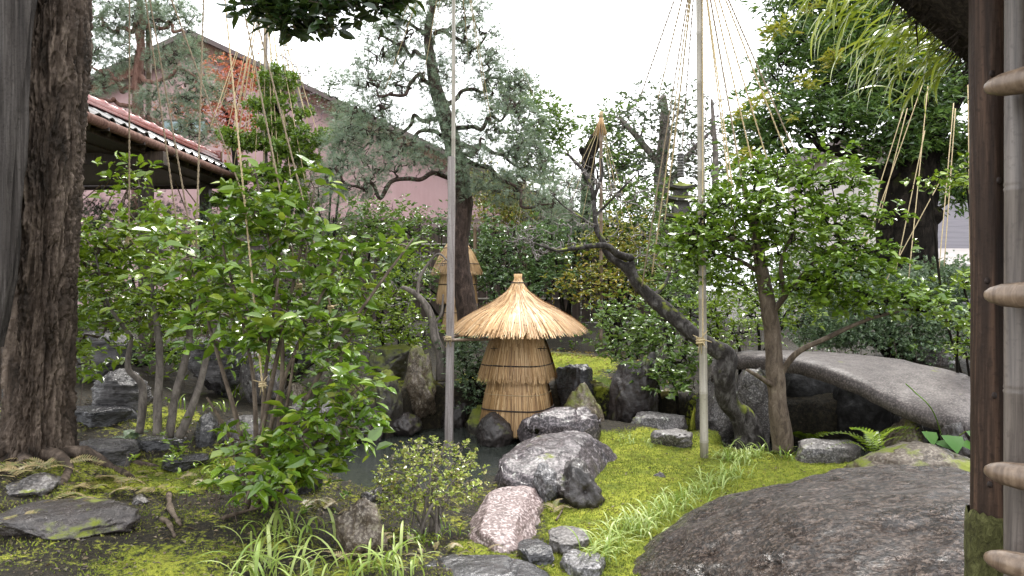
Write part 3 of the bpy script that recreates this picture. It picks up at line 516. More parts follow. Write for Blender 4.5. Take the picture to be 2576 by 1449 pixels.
# ------------------------------------------------------------------ straw winter covers
def sq(th, n): return (np.abs(np.cos(th)) ** n + np.abs(np.sin(th)) ** n) ** (-1 / n)
def strands(mb, c, prof, n, t0, t1, wdt, jit, over, square=0., rot=0., seg=5, tilt=0.):
    pr = np.array(prof); s = np.concatenate([[0], np.cumsum(np.hypot(*np.diff(pr, axis=0).T))]); s /= s[-1]
    a = rng.uniform(*t0, n); e = np.minimum(rng.uniform(*t1, n), 1.4); th = rng.uniform(0, 2 * np.pi, n); k = np.linspace(0, 1, seg)
    tt = a[:, None] + (e - a)[:, None] * k; r = np.interp(tt, s, pr[:, 0]); z = np.interp(tt, s, pr[:, 1])
    ov = np.maximum(tt - 1, 0) * (s[-1] if 0 else np.hypot(*np.diff(pr, axis=0).T).sum()); dl = unit((pr[-1] - pr[-2])[None])[0]
    off = rng.uniform(0, jit, n)[:, None] * (.4 + .8 * k); r = r + ov * dl[0] + off * .8; z = z + ov * dl[1] + off * .5
    th2 = th[:, None] + rng.normal(0, .03, n)[:, None] * k; f = 1 + square * (sq(th2 - rot, 4) - 1); z = z + tilt * np.sin(th2) * r
    C = np.stack([c[0] + r * f * np.cos(th2), c[1] + r * f * np.sin(th2), c[2] + z], 2); tg = np.stack([-np.sin(th2), np.cos(th2), 0 * th2], 2)
    w_ = (rng.uniform(.6, 1.2, n) * wdt)[:, None, None] * np.linspace(1, .55, seg)[None, :, None]
    G = np.stack([C - tg * w_, C + tg * w_], 2).reshape(n, -1, 3); T = gridfaces(seg, 2); m = seg * 2
    mb.add(G.reshape(-1, 3), (T[None] + (np.arange(n) * m)[:, None, None]).reshape(-1, 3))
def lathe(mb, c, prof, n=48, square=0., rot=0., ins=.0, tilt=0.):
    th = np.arange(n) * 2 * np.pi / n; f = 1 + square * (sq(th - rot, 4) - 1); pr = np.array(prof)
    G = np.stack([c[0] + (pr[:, 0, None] - ins) * f * np.cos(th), c[1] + (pr[:, 0, None] - ins) * f * np.sin(th), c[2] + pr[:, 1, None] + tilt * np.sin(th) * pr[:, 0, None]], 2); mb.grid(G, True)
def band(c, prof, z, r_, square, rot, dr=.012, wav=0., nw=8, tilt=0.):
    pr = np.array(prof); zz = pr[:, 1][::-1]; th = np.linspace(0, 2 * np.pi, 97); zs = z + wav * (2 * np.abs((th * nw / (2 * np.pi)) % 1 - .5) - .5) * 2
    rad = np.interp(zs, zz, pr[:, 0][::-1]) + dr; f = 1 + square * (sq(th - rot, 4) - 1); P = np.stack([c[0] + rad * f * np.cos(th), c[1] + rad * f * np.sin(th), c[2] + zs + tilt * np.sin(th) * rad], 1)
    m = MB(); m.tube(P, r_, 5, False); return m
# the hat-topped cover
c0 = A(1303, 0, 9.); c0[2] = 0; rot = R(24 + 45)
sv = thing('straw_lantern_cover', 'straw winter cover with wide pointed hat and two skirts at the pond', 'straw cover', c0)
hat = [(.03, 1.735), (.05, 1.64), (.085, 1.57), (.145, 1.525), (.24, 1.435), (.34, 1.385), (.45, 1.335), (.6, 1.245), (.735, 1.13)]
up_ = [(.24, 1.15), (.295, .99), (.345, .775), (.385, .565)]; lw = [(.29, .62), (.32, .52), (.35, .3), (.375, .0)]
TL = .045
m = MB(); lathe(m, c0, hat, 56, .12, rot, .012, TL); lathe(m, c0, [(.7, 1.125), (.3, 1.2)], 56, .12, rot, 0, TL); ho = m.build('hat', MT['straw_core'], sv)
m = MB(); strands(m, c0, hat, 2000, (0, .25), (.55, 1.), .0055, .026, 1, .12, rot, 6, TL); strands(m, c0, hat, 2600, (.3, .6), (.93, 1.085), .006, .042, 1, .12, rot, 5, TL); strands(m, c0, hat, 700, (.05, .3), (.4, .7), .005, .05, 1, .12, rot, 5, TL); m.build('straw', MT['straw'], ho, False, kind='stuff')
m = MB(); m.tube([c0 + [0, 0, 1.70], c0 + [0, 0, 1.725], c0 + [0, 0, 1.765]], [.042, .046, .05], 12); m.build('top_bundle', MT['straw'], ho)
for z, k, wv, nw, rr in ((1.665, 0, 0, 8, .006), (1.56, 0, .02, 8, .0045), (1.43, 0, .018, 9, .0045), (1.34, 0, .035, 7, .006), (1.24, 0, .03, 7, .006)):
    band(c0, hat, z, rr, .12, rot, .028, wv, nw, TL).build('binding_cord', MT['cord'] if z > 1.6 or rr > .005 else MT['rope_backlit_tone'], ho)
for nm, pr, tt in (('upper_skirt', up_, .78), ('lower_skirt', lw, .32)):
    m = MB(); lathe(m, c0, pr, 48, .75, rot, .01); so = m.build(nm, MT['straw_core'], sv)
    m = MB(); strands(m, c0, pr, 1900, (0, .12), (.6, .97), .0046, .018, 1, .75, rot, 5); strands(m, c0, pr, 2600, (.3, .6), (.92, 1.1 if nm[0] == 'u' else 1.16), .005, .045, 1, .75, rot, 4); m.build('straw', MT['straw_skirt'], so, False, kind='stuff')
band(c0, up_, .72, .009, .75, rot, .03).build('binding_cord', MT['cord'], sv); band(c0, lw, .215, .009, .75, rot, .03).build('binding_cord', MT['cord'], sv)
band(c0, lw, .39, .003, .75, rot, .022).build('binding_cord', MT['rope'], sv)
for (du, dv) in ((-60, 877), (58, 877), (66, 877)):
    p = A(1303 + du, dv, 8.66); 
    for a, h_ in ((.055, 0), (0, .04)):
        m = MB(); m.tube([p - [a * .7, 0, h_ * .7], p + [a * .7, -.0, h_ * .7]], .0045, 5); m.build('stitch', MT['cord'], sv)
# the taller cover behind
c1 = A(1150, 0, 12.6); c1[2] = 0; sv2 = thing('straw_tree_cover', 'tall three-tier straw wrap standing behind the pine trunk', 'straw cover', [c1[0], c1[1], .9])
t1 = [(.04, 2.5), (.12, 2.38), (.25, 2.18), (.33, 2.0), (.385, 1.86)]; t2 = [(.22, 1.95), (.27, 1.8), (.3, 1.55), (.315, 1.38)]; t3 = [(.15, 1.42), (.18, 1.3), (.21, 1.1), (.25, .86)]
for nm, pr, zc in (('top_tier', t1, (2.25, 1.99)), ('middle_tier', t2, (1.66,)), ('bottom_tier', t3, (1.2,))):
    m = MB(); lathe(m, c1, pr, 32, .2, 0, .008); so = m.build(nm, MT['straw_core'], sv2)
    m = MB(); strands(m, c1, pr, 1300, (0, .2), (.7, 1.), .005, .02, 1, .2, 0, 5); strands(m, c1, pr, 1100, (.3, .6), (.98, 1.1), .005, .035, 1, .2, 0, 4); m.build('straw', MT['straw_old'], so, False, kind='stuff')
    for z in zc: band(c1, pr, z, .007, .2, 0, .03).build('binding_cord', MT['cord'], so)
# ------------------------------------------------------------------ ropes and bamboo
def rope(P0, P1, r_, sag=.0, n=None, twist=True):
    P0 = np.asarray(P0, float); P1 = np.asarray(P1, float); L = np.linalg.norm(P1 - P0); m = MB(); n = n or int(max(6, min(160, L * (42 if twist else 4)))); t = np.linspace(0, 1, n)[:, None]
    P = P0 + (P1 - P0) * t - np.array([0, 0, 1]) * sag * 4 * t * (1 - t)
    if not twist: return m.tube(P, r_, 5)
    d = unit(P1 - P0); e = unit(np.cross(d, [0, 1, .1])); f = np.cross(d, e)
    for ph in (0, np.pi):
        a = t * L / .05 * 2 * np.pi * .55 + ph; m.tube(P + (e * np.cos(a) + f * np.sin(a)) * r_ * .55 + 0 * P, r_ * .68, 4)
    return m
def knot(p, s, seed=0):
    g = np.random.default_rng(seed); m = MB(); th = np.linspace(0, 2 * np.pi * 2.5, 30)
    m.tube(np.stack([p[0] + s * .55 * np.cos(th), p[1] + s * .55 * np.sin(th), p[2] + (th / 16 - .5) * s], 1), s * .2, 5)
    for k in range(6):
        d = unit(g.normal(size=3) + [0, -.3, -1.2]); m.tube([p, p + d * s * .9 + [0, 0, .2 * s], p + d * s * 2.0], [s * .14, s * .1, s * .05], 4)
    return m
def bamboo(P0, P1, r0, r1, gap=.36, n=12, bulge=1.09):
    P0 = np.asarray(P0, float); P1 = np.asarray(P1, float); L = np.linalg.norm(P1 - P0); t = [0.]; rr = [1.]; x = gap * .6
    while x < L:
        for dx, k in ((-.012, 1), (-.005, bulge), (0, .97), (.006, bulge * .99), (.014, 1)): t.append(x + dx); rr.append(k)
        x += gap * rng.uniform(.88, 1.12)
    t = [min(a, L) for a in t] + [L + 1e-4]; rr.append(1.); t = np.array(t) / L; P = P0 + (P1 - P0) * t[:, None]; m = MB(); m.tube(P, np.array(rr) * (r0 + (r1 - r0) * t), n); return m
# bamboo snow-rope mast on the lawn
b0 = G(1772, 1152); b1 = A(1757, -190, b0[1] + .1)
mast = thing('bamboo_mast', 'tall pale bamboo mast on the moss lawn with straw ropes fanning from its top', 'bamboo mast', b0)
bamboo(b0 - [0, 0, .1], b1, .04, .03, .42).build('pole', MT['bamboo_green'], mast)
apx = b1 - [0, 0, .06]
MAST_ENDS = [(1612, 240, 8.2), (1655, 250, 8.6), (1640, 690, 7.9), (1615, 720, 7.9), (1672, 560, 8.6), (1690, 420, 9.), (1715, 380, 9.), (1870, 470, 7.4), (1895, 420, 7.4), (1900, 650, 7.2), (1935, 420, 7.6), (1978, 385, 7.4), (2005, 395, 7.2), (1842, 470, 7.0), (1855, 640, 7.1)]
for k, e in enumerate(MAST_ENDS): rope(apx, A(*e), .0075).build('rope', MT['rope'] if k % 3 else MT['rope_backlit_tone'], mast)
rope(apx + [.03, -.03, 0], A(1768, 850, b0[1] - .05), .007).build('rope', MT['rope'], mast)
m = knot(apx, .09, 3); m.build('top_knot', MT['rope'], mast)
m = knot(A(1762, 858, b0[1] - .03), .06, 4); m.build('rope_knot', MT['rope'], mast)
# weathered timber pole in the pond
p0 = A(1129, 1118, 8.45); p1 = A(1137, 395, 8.55); pt_ = A(1142, -260, 8.7); tp = thing('timber_pole', 'square grey weathered timber pole standing in the pond before the pine', 'pole', [p0[0], p0[1], -.5])
n_ = 40; t = np.linspace(0, 1, n_)[:, None]; C = [p0[0], p0[1], -.6] + (p1 - [p0[0], p0[1], -.6]) * t; hw = .046 - .008 * t[:, 0]
C = C + fbm(C * .9, 2)[:, None] * [.012, .012, 0]; Gp = np.stack([C + np.stack([sx * hw, sy * hw, 0 * hw], 1) for sx, sy in ((-1, -.8), (-.8, -1), (.8, -1), (1, -.8), (1, .8), (.8, 1), (-.8, 1), (-1, .8))], 1)
m = MB(); m.grid(Gp, True); m.build('pole', MT['wood_grey'], tp, False)
m = knot(A(1128, 852, 8.4), .05, 9); m.build('rope_lashing', MT['rope'], tp)
for k, (a, e) in enumerate((((1118, 856, 8.38), (1240, 853, 8.66)), ((1116, 850, 8.5), (1200, 838, 8.8)))):
    bamboo(A(*a), A(*e), .018, .015, .3, 8).build('brace', MT['bamboo_tan'], tp)
bamboo(A(1140, 560, 8.66), pt_, .024, .018, .4, 8).build('upper_bamboo', MT['bamboo_green'], tp); p1 = pt_
for e in ((1065, 200, 10.6), (1090, 120, 11.), (1225, 280, 11), (1240, 330, 10.8), (1345, 250, 11.2), (1365, 240, 11.4), (1180, 160, 11), (960, 250, 10.8), (985, 110, 11)):
    rope(p1, A(*e), .005, 0, None, False).build('rope', MT['rope'], tp)
# mast in the back with the straw crown
def small_mast(u, v0, v1, Y, r_, label, ends, name='bamboo_mast', mat='bamboo_tan', crown=True, rr=.004):
    g0 = A(u, v1, Y); g0[2] = min(g0[2], gz([g0[0]], [g0[1]])[0]); t0 = A(u, v0, Y); o = thing(name, label, 'bamboo mast', g0, 'bamboo masts with straw ropes')
    bamboo(g0 - [0, 0, .05], t0, r_ * 1.15, r_, .4, 8).build('pole', MT[mat], o)
    for e in ends: rope(t0 - [0, 0, .12], A(*e), rr, 0, None, False).build('rope', MT['rope'], o)
    if crown:
        m = MB(); 
        for k in range(16):
            a = k * .39; d = np.array([math.cos(a), math.sin(a), 0]); m.tube([t0 + [0, 0, .04], t0 + d * .03 - [0, 0, .1], t0 + d * (.07 + .03 * (k % 3)) - [0, 0, .34]], [.01, .011, .006], 4)
        m.build('straw_crown', MT['straw_old'], o); m = MB(); m.tube([t0 - [0, 0, .05], t0 + [0, 0, .05]], [.032, .028], 8); m.build('top_knot', MT['rope'], o)
    return o
small_mast(1512, 288, 858, 12.4, .027, 'thin bamboo mast with a straw crown right of the pine', [(1440, 500, 12), (1462, 560, 12.6), (1395, 540, 12.2), (1545, 520, 12), (1570, 560, 12.6), (1600, 600, 12.2), (1550, 480, 13), (1480, 480, 13)])
small_mast(668, -105, 640, 12.6, .036, 'tall grey pole beside the cloud-pruned tree with many pale ropes', [(545, 300, 12.6), (530, 320, 12), (565, 460, 12.2), (580, 470, 12.8), (600, 460, 12.2), (664, 470, 12.1), (700, 520, 12.2), (735, 480, 12), (805, 430, 12.2), (760, 320, 12.6), (780, 330, 12.8), (540, 560, 12), (700, 420, 12), (745, 260, 12.6), (600, 330, 12.5), (620, 360, 12.2), (640, 440, 12), (690, 480, 11.9), (770, 470, 12), (555, 400, 12.3), (720, 330, 12.2), (812, 380, 12.4)], mat='wood_grey', crown=False, rr=.0068)
small_mast(374, 60, 600, 13.4, .05, 'tan bamboo mast behind the tiled roof beside the left pine', [], mat='bamboo_tan', crown=False)
small_mast(1320, 440, 700, 14.5, .03, 'short bamboo mast half hidden by the dark shrubs behind the hat', [(1260, 560, 14.4), (1290, 580, 14.2), (1350, 570, 14.5), (1380, 560, 14.4), (1300, 600, 14)], crown=False)
small_mast(1195, 560, 760, 13.2, .03, 'plain bamboo post right beside the tall straw wrap', [], crown=False)
# ropes hung from the limbs above, over the left shrubs
TOPA = A(525, -420, 5.6); TOPB = A(326, -290, 5.9)
for k, (top, e, lab) in enumerate(((TOPB, (325, 600, 6.2), 'straw rope hanging straight down beside the big trunk'), (TOPB, (482, 600, 6.2), 'straw rope slanting across the middle of the tiled roof'), (TOPB, (640, 570, 6.2), 'straw rope slanting past the red ridge end of the roof'),
        (TOPA, (492, 660, 5.6), 'straw rope leaning left across the roof corner'), (TOPA, (660, 968, 4.9), 'long straw rope tied to the fork of the front shrub'), (TOPA, (752, 720, 5.3), 'straw rope running down in front of the cloud-pruned tree'), (TOPA, (832, 775, 5.6), 'straw rope slanting to a knot on the pinkish twigs'), (TOPB, (478, 800, 6.3), 'straw rope reaching the fork of the thin grey stems'))):
    E = A(*e); o = thing('straw_rope', lab, 'rope', E, 'straw ropes over the left shrubs'); rope(top, E, .0065).build('strand', MT['rope_backlit_tone'] if k != 4 else MT['rope'], o); knot(E, .035, k).build('knot', MT['rope'], o)  # ropes against the sky get the tone with backlight painted in
# ropes in front of the dark trunk on the right, tied to the yew below
TOPC = A(2345, 120, 9.8)
tops = [(2290, 300, 9.9), (2240, 380, 9.9), (2325, 310, 9.6), (2312, 400, 9.7), (2392, 340, 9.6), (2398, 350, 9.8), (2436, 300, 9.6), (2268, 330, 10), (2330, 520, 9.9)]
ends = [(2150, 700, 10), (2108, 800, 10), (2286, 700, 9.2), (2252, 690, 9.6), (2362, 680, 9.2), (2375, 670, 9.5), (2440, 660, 9.4), (2210, 560, 10), (2195, 770, 9.8)]
yr = thing('yew_rope_set', 'pale straw ropes strung down before the dark trunk on the right', 'ropes', A(2250, 800, 9.5))
for a, e in zip(tops, ends):
    P0, P1 = A(*a), A(*e); rope(P1 + (P0 - P1) * 1.25, P1, .0062, 0, None, False).build('rope', MT['rope'], yr)
# ropes under the walkway
wr = thing('walkway_rope_set', 'pale ropes spread under the walkway roof above the soft pine', 'ropes', A(330, 560, 11.5))
for a, e in (((265, 455, 11.6), (190, 520, 11.2)), ((280, 450, 11.6), (200, 545, 11.2)), ((300, 455, 11.6), (232, 590, 11.2)), ((330, 455, 11.6), (300, 520, 11.3)), ((325, 460, 11.4), (285, 610, 11)), ((372, 460, 11.4), (372, 600, 11.2)), ((440, 455, 12), (480, 560, 11.6)), ((455, 460, 12), (500, 520, 11.6))):
    rope(A(*a), A(*e), .009, 0, None, False).build('rope', MT['rope'], wr)
# ------------------------------------------------------------------ gate: post, bamboo wing fence, thatched roof
pb = A(2494, 0, 2.2); ps = thing('gate_post', 'dark round log post with mossy foot at the right edge', 'post', [pb[0], pb[1], 0])
n_ = 90; z = np.linspace(0, 2.62, n_); th = np.arange(36) * 2 * np.pi / 36; rr = .056 + .003 * np.sin(z * 2.2)
Gp = np.stack([pb[0] + .006 * np.sin(z * 1.7)[:, None] + rr[:, None] * np.cos(th), pb[1] + rr[:, None] * np.sin(th), z[:, None] + 0 * th], 2); Gp += (fbm(Gp.reshape(-1, 3) * [9, 9, 3], 3).reshape(n_, 36)[..., None] * .003) * np.stack([np.cos(th), np.sin(th), 0 * th], 1)
m = MB(); m.grid(Gp, True); m.build('log', MT['post'], ps)
for zk, a in ((1.05, -2.2), (1.3, -2.0), (1.62, -2.3), (2.2, -2.1), (1.9, -1.8)):
    m = MB(); P, T = ico(2); m.add(P * [.008, .004, .01] + [pb[0] + .057 * math.cos(a), pb[1] + .057 * math.sin(a), zk], T); m.build('knot', MT['cord'], ps)
n_ = 40; z = np.linspace(-.05, H - (1283 - 724.5) / F * 2.2, n_); rr = .066 + 0 * z; rr[-1] = .058
Gp = np.stack([pb[0] - .002 + rr[:, None] * np.cos(th), pb[1] + rr[:, None] * np.sin(th), z[:, None] + .018 * fbm(np.stack([np.cos(th), np.sin(th), 0 * th], 1) * 2.5, 3)[None] * sstep(.5, 1, np.linspace(0, 1, n_))[:, None]], 2); Gp += (fbm(Gp.reshape(-1, 3) * 45, 3).reshape(n_, 36)[..., None] * .004) * np.stack([np.cos(th), np.sin(th), 0 * th], 1)
m = MB(); m.grid(Gp, True); m.build('mossy_foot', MT['mossfoot'], ps, label='green mossy lower sleeve of the post')
fd = np.array([.54, -.84, 0]); fo = A(2478, 0, 2.0); wf = thing('bamboo_wing_fence', 'bamboo fence of grey uprights and pointed rails beside the gate post', 'fence', [fo[0], fo[1], 0])
sdv = np.array([.84, .54, 0])
for k in range(9):
    p = A(2560, 0, 2.06) + fd * (.155 * k) + [0, 0, 0]; p[2] = 0
    bamboo(p, p + [0, 0, 2.55], .034, .031, .5 + .05 * (k % 3), 16, 1.06).build('upright', MT['bamboo_grey' if k % 2 == 0 else 'bamboo_tan'], wf)
for k, (v, mat_) in enumerate(((222, 'bamboo_tan'), (742, 'bamboo_tan'), (1182, 'bamboo_tan'), (1400, 'bamboo_tan'))):
    p = A(2480, v, 2.0) - sdv * .0; L_ = 1.5; tt = np.array([0, .012, .04, .09, .13, .5, .505, .51, 1., 1.005, 1.01, L_]); rr = np.array([.012, .02, .029, .034, .035, .034, .0365, .034, .034, .0365, .034, .033])
    m = MB(); m.tube(p + fd * tt[:, None] + np.array([0, 0, 0]) , rr, 18); ra = m.build('rail', MT[mat_], wf)
    for a in (.17, .5, .9):
        m = MB(); P, T = ico(2); m.add(P * .0085 + p + fd * a + [-.84 * .035, -.54 * .035, .004], T); m.build('nail', MT['cord'], ra)
# roof slope
tr = thing('thatched_roof_edge', 'dark thatched roof edge overhead in the top right corner', 'roof', (1.9, 1.2, 0))
r0 = A(2460, 150, 2.45); r1 = A(2200, -70, 2.45); d_ = unit((r1 - r0)[None])[0]; lo_ = r0 - d_ * .7; hi_ = r0 + d_ * .75; nn = np.array([-d_[2], 0, d_[0]]); nn *= np.sign(nn[2])
m = MB(); yy = np.linspace(2.5, -1.2, 8); S = []
for y_ in yy: S.append([[*(lo_ * [1, 0, 1] + [0, y_, 0])], [*(hi_ * [1, 0, 1] + [0, y_, 0])], [*(hi_ * [1, 0, 1] + nn * .22 + [0, y_, 0])], [*(lo_ * [1, 0, 1] + nn * .22 + [0, y_, 0])]])
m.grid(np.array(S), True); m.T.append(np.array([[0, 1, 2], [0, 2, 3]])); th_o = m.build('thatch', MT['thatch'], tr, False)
n = 5200; t = rng.uniform(0, 1, n); base = lo_ + (hi_ - lo_) * t[:, None] + nn * rng.uniform(-.01, .22, n)[:, None]; base[:, 1] = rng.uniform(2.38, 2.5, n)
dd = unit(np.stack([-.1 + rng.normal(0, .35, n), np.abs(rng.normal(.8, .3, n)), rng.normal(-.35, .3, n)], 1)); m = MB(); m.scatter((np.array([[-.03, 0, 0], [.03, 0, 0], [0, 1, 0]]), np.array([[0, 1, 2]])), base, frames(dd, rdir(n)) * rng.uniform(.05, .13, n)[:, None, None]); m.build('fringe', MT['thatch'], th_o, False, kind='stuff')
for k in range(4):
    y_ = 1.1 - k * .7; m = MB(); a = lo_ * [1, 0, 1] + [0, y_, 0] - nn * .04; e = hi_ * [1, 0, 1] + [0, y_, 0] - nn * .04; m.tube([a, e], .035, 8); m.build('rafter', MT['post'], tr)
m = MB(); m.tube([(pb[0] + .12, 1.7, 2.3), (pb[0] + .12, -1., 2.3)], .05, 10); m.build('plate_log', MT['post'], tr)
# ------------------------------------------------------------------ plants
LC = {
 'gloss': [(0.05, 0.108, 0.0108), (0.1, 0.186, 0.0144), (0.175, 0.276, 0.0198), (0.075, 0.144, 0.0144), (0.25, 0.312, 0.027)],
 'gloss_y': [(0.0875, 0.156, 0.0108), (0.15, 0.24, 0.0135), (0.225, 0.3, 0.0225), (0.1125, 0.18, 0.0135)],
 'ilex': [(0.066, 0.1323, 0.0126), (0.12, 0.207, 0.0162), (0.192, 0.2875, 0.0252), (0.09, 0.161, 0.0144)],
 'oak': [(0.0475, 0.096, 0.0288), (0.0855, 0.16, 0.0408), (0.152, 0.24, 0.0504), (0.057, 0.112, 0.0312)],
 'oak_y': [(.16, .2, .02), (.3, .3, .03), (.4, .33, .04)],
 'mid': [(0.056, 0.1105, 0.0234), (0.098, 0.1755, 0.0315), (0.168, 0.247, 0.045), (0.077, 0.13, 0.027)],
 'greyg': [(0.084, 0.135, 0.084), (0.133, 0.189, 0.105), (0.182, 0.243, 0.14)],
 'yel': [(0.108, 0.1495, 0.015), (0.192, 0.2185, 0.02), (0.288, 0.276, 0.03), (0.36, 0.2415, 0.03), (0.084, 0.138, 0.018)],
 'dark': [(0.049, 0.0983, 0.037), (0.0882, 0.1607, 0.0524), (0.147, 0.2268, 0.077)],
 'blue': [(0.064, 0.1125, 0.0588), (0.12, 0.18, 0.091), (0.192, 0.255, 0.133)],
 'pine': [(0.105, 0.1668, 0.1162), (0.165, 0.232, 0.155), (0.225, 0.29, 0.2015), (0.27, 0.29, 0.186)],  # needles greyed and paled, haze put into the colour
 'podo': [(0.07, 0.13, 0.018), (0.126, 0.208, 0.022), (0.196, 0.286, 0.035)],
 'maple': [(.42, .07, .04), (.5, .13, .07), (.36, .1, .08), (.46, .06, .03)],
 'azalea': [(.2, .27, .04), (.28, .35, .05), (.38, .42, .09), (.32, .25, .1)],
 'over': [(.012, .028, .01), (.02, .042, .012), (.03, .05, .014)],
 'fern': [(0.192, 0.253, 0.02), (0.288, 0.345, 0.03), (0.384, 0.414, 0.06)],
 'lirio': [(0.182, 0.275, 0.039), (0.286, 0.375, 0.078), (0.39, 0.45, 0.156)],
 'dryfern': [(.2, .15, .06), (.28, .21, .1), (.16, .14, .05), (.13, .14, .04)],
 'farleaf': [(.06, .085, .05), (.085, .11, .07), (.11, .13, .08)]}
LC['broad'] = [(.035, .1, .02), (.06, .14, .025)]
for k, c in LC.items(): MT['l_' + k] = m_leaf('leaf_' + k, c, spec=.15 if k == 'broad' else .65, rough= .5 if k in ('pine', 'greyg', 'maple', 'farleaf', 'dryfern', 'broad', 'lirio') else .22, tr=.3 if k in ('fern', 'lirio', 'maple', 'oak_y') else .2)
def blobs_pts(blobs, n, shell=.45):
    C = []; Rr = []; W = []
    for u, v, Y, ru, rv, rd in blobs: C.append(A(u, v, Y)); r3 = np.array([ru / F * Y, rd, rv / F * Y]); Rr.append(r3); W.append((r3[0] * r3[2] * r3[1]) ** .75)
    W = np.array(W) / sum(W); k = rng.choice(len(C), n, p=W); d = rdir(n); rad = rng.uniform(shell ** 3, 1, n) ** (1 / 3)
    P = np.array(C)[k] + d * rad[:, None] * np.array(Rr)[k]; return P, np.array(C)[k]
def grow(skP, skR, targets, wig=.12, rt=.004, seg=5, sides=4, mb=None, pw=.45, lift=.0):
    nodes = [np.asarray(p) for p in skP]; nr = list(skR); own = [-1] * len(nodes); conns = []
    N0 = np.array(nodes); d0 = np.min(np.linalg.norm(targets[:, None] - N0[None], axis=2), 1) if len(N0) else np.zeros(len(targets)); buf = np.zeros((len(nodes) + len(targets) * (seg + 1), 3)); buf[:len(nodes)] = N0; cnt = len(nodes); own_a = np.full(len(buf), -1)
    for ti in np.argsort(d0):
        t = targets[ti]; dv = buf[:cnt] - t; dd = np.sqrt((dv * dv).sum(1)) ; dd = dd + .35 * np.maximum(dv[:, 2], 0); j = int(np.argmin(dd)); a = buf[j].copy(); L = np.linalg.norm(t - a) + 1e-6
        s = np.linspace(0, 1, seg + 1)[:, None]; P = a + (t - a) * s + np.array([0, 0, 1.]) * lift * L * (s * (1 - s)) * 4; wgl = rng.normal(size=(seg + 1, 3)) * wig * L; wgl[0] = 0; wgl[-1] = 0; P = P + wgl
        ci = len(conns); conns.append([P, own_a[j], 1, nr[j] if j < len(nr) else None]); buf[cnt:cnt + seg] = P[1:]; own_a[cnt:cnt + seg] = ci; cnt += seg
    for c in reversed(conns):
        if c[1] >= 0: conns[c[1]][2] += c[2]
    mb = mb or MB()
    for P, par, n_, rmax in conns:
        r0 = rt * n_ ** pw
        if rmax: r0 = min(r0, rmax * .8)
        mb.tube(smoothpath(P, seg * 2 + 1), np.linspace(r0, max(rt * .6, r0 * .35 if n_ > 3 else rt * .6), seg * 2 + 1), sides, False)
    return mb
def leaf_xf(T, C, nl, rc, size, upb=.7, out=.5, whorl=1):
    n = len(T) * nl; k = np.repeat(np.arange(len(T)), nl); w_ = len(T) * max(1, nl // 6)
    wc = rng.normal(size=(n, 3)) * rc * np.array([1, 1, .7])
    if whorl:                                            # leaves gathered in rosettes of six
        grp = (np.arange(n) // 6); wo = rng.normal(size=(grp.max() + 1, 3)) * rc * np.array([1, 1, .7]); wc = wo[grp] + rng.normal(size=(n, 3)) * size * .15
    pos = T[k] + wc; o = unit(pos - C[k]); az = rng.uniform(0, 2 * np.pi, n); h = np.stack([np.cos(az), np.sin(az), rng.normal(.15, .35, n)], 1); d = unit(h + o * out); nrm = unit(np.array([0, 0, 1.]) * upb + rng.normal(size=(n, 3)) * .45 + o * .2)
    return pos, frames(d, nrm) * (size * rng.uniform(.4, 1.25, n))[:, None, None]
TPL = {'leaf': leaf8(.42), 'leafw': leaf8(.55), 'leafn': leaf8(.28), 'd': leaf4(.45), 'dn': leaf4(.3), 'dw': leaf4(.62), 'needle': tuft(14, .035, 1.0), 'sprig': sprig(), 'sprigs': sprig(7, .22, 5, .6)}
VAR = {'leaf': [leaf8(.42), leaf8(.36, .16, .38), leaf8(.46, .05, .1), leaf8(.38, .2, .05)], 'leafw': [leaf8(.55), leaf8(.5, .16, .35), leaf8(.6, .04, .08)], 'd': [leaf4(.45), leaf4(.38, .2, .3), leaf4(.5, .05, 0)], 'dn': [leaf4(.3), leaf4(.26, .2, .35), leaf4(.36, .05, .05)]}
_lm = {}
def leaf_objs(pos, M3, tpl, mat, parent, name='leaf'):
    key = (tpl, mat.name, name)
    if key not in _lm: _lm[key] = to_mesh(name, *TPL[tpl], True); _lm[key].materials.append(mat)
    for p, m in zip(pos, M3 * np.stack([rng.uniform(.75, 1.15, len(M3)), np.ones(len(M3)), rng.uniform(.2, 2.2, len(M3))], 1)[:, None, :]):
        o = bpy.data.objects.new(name, _lm[key]); COL.objects.link(o); o.matrix_basis = Matrix.Translation(p.tolist()) @ Matrix(m.tolist()).to_4x4(); child(o, parent)
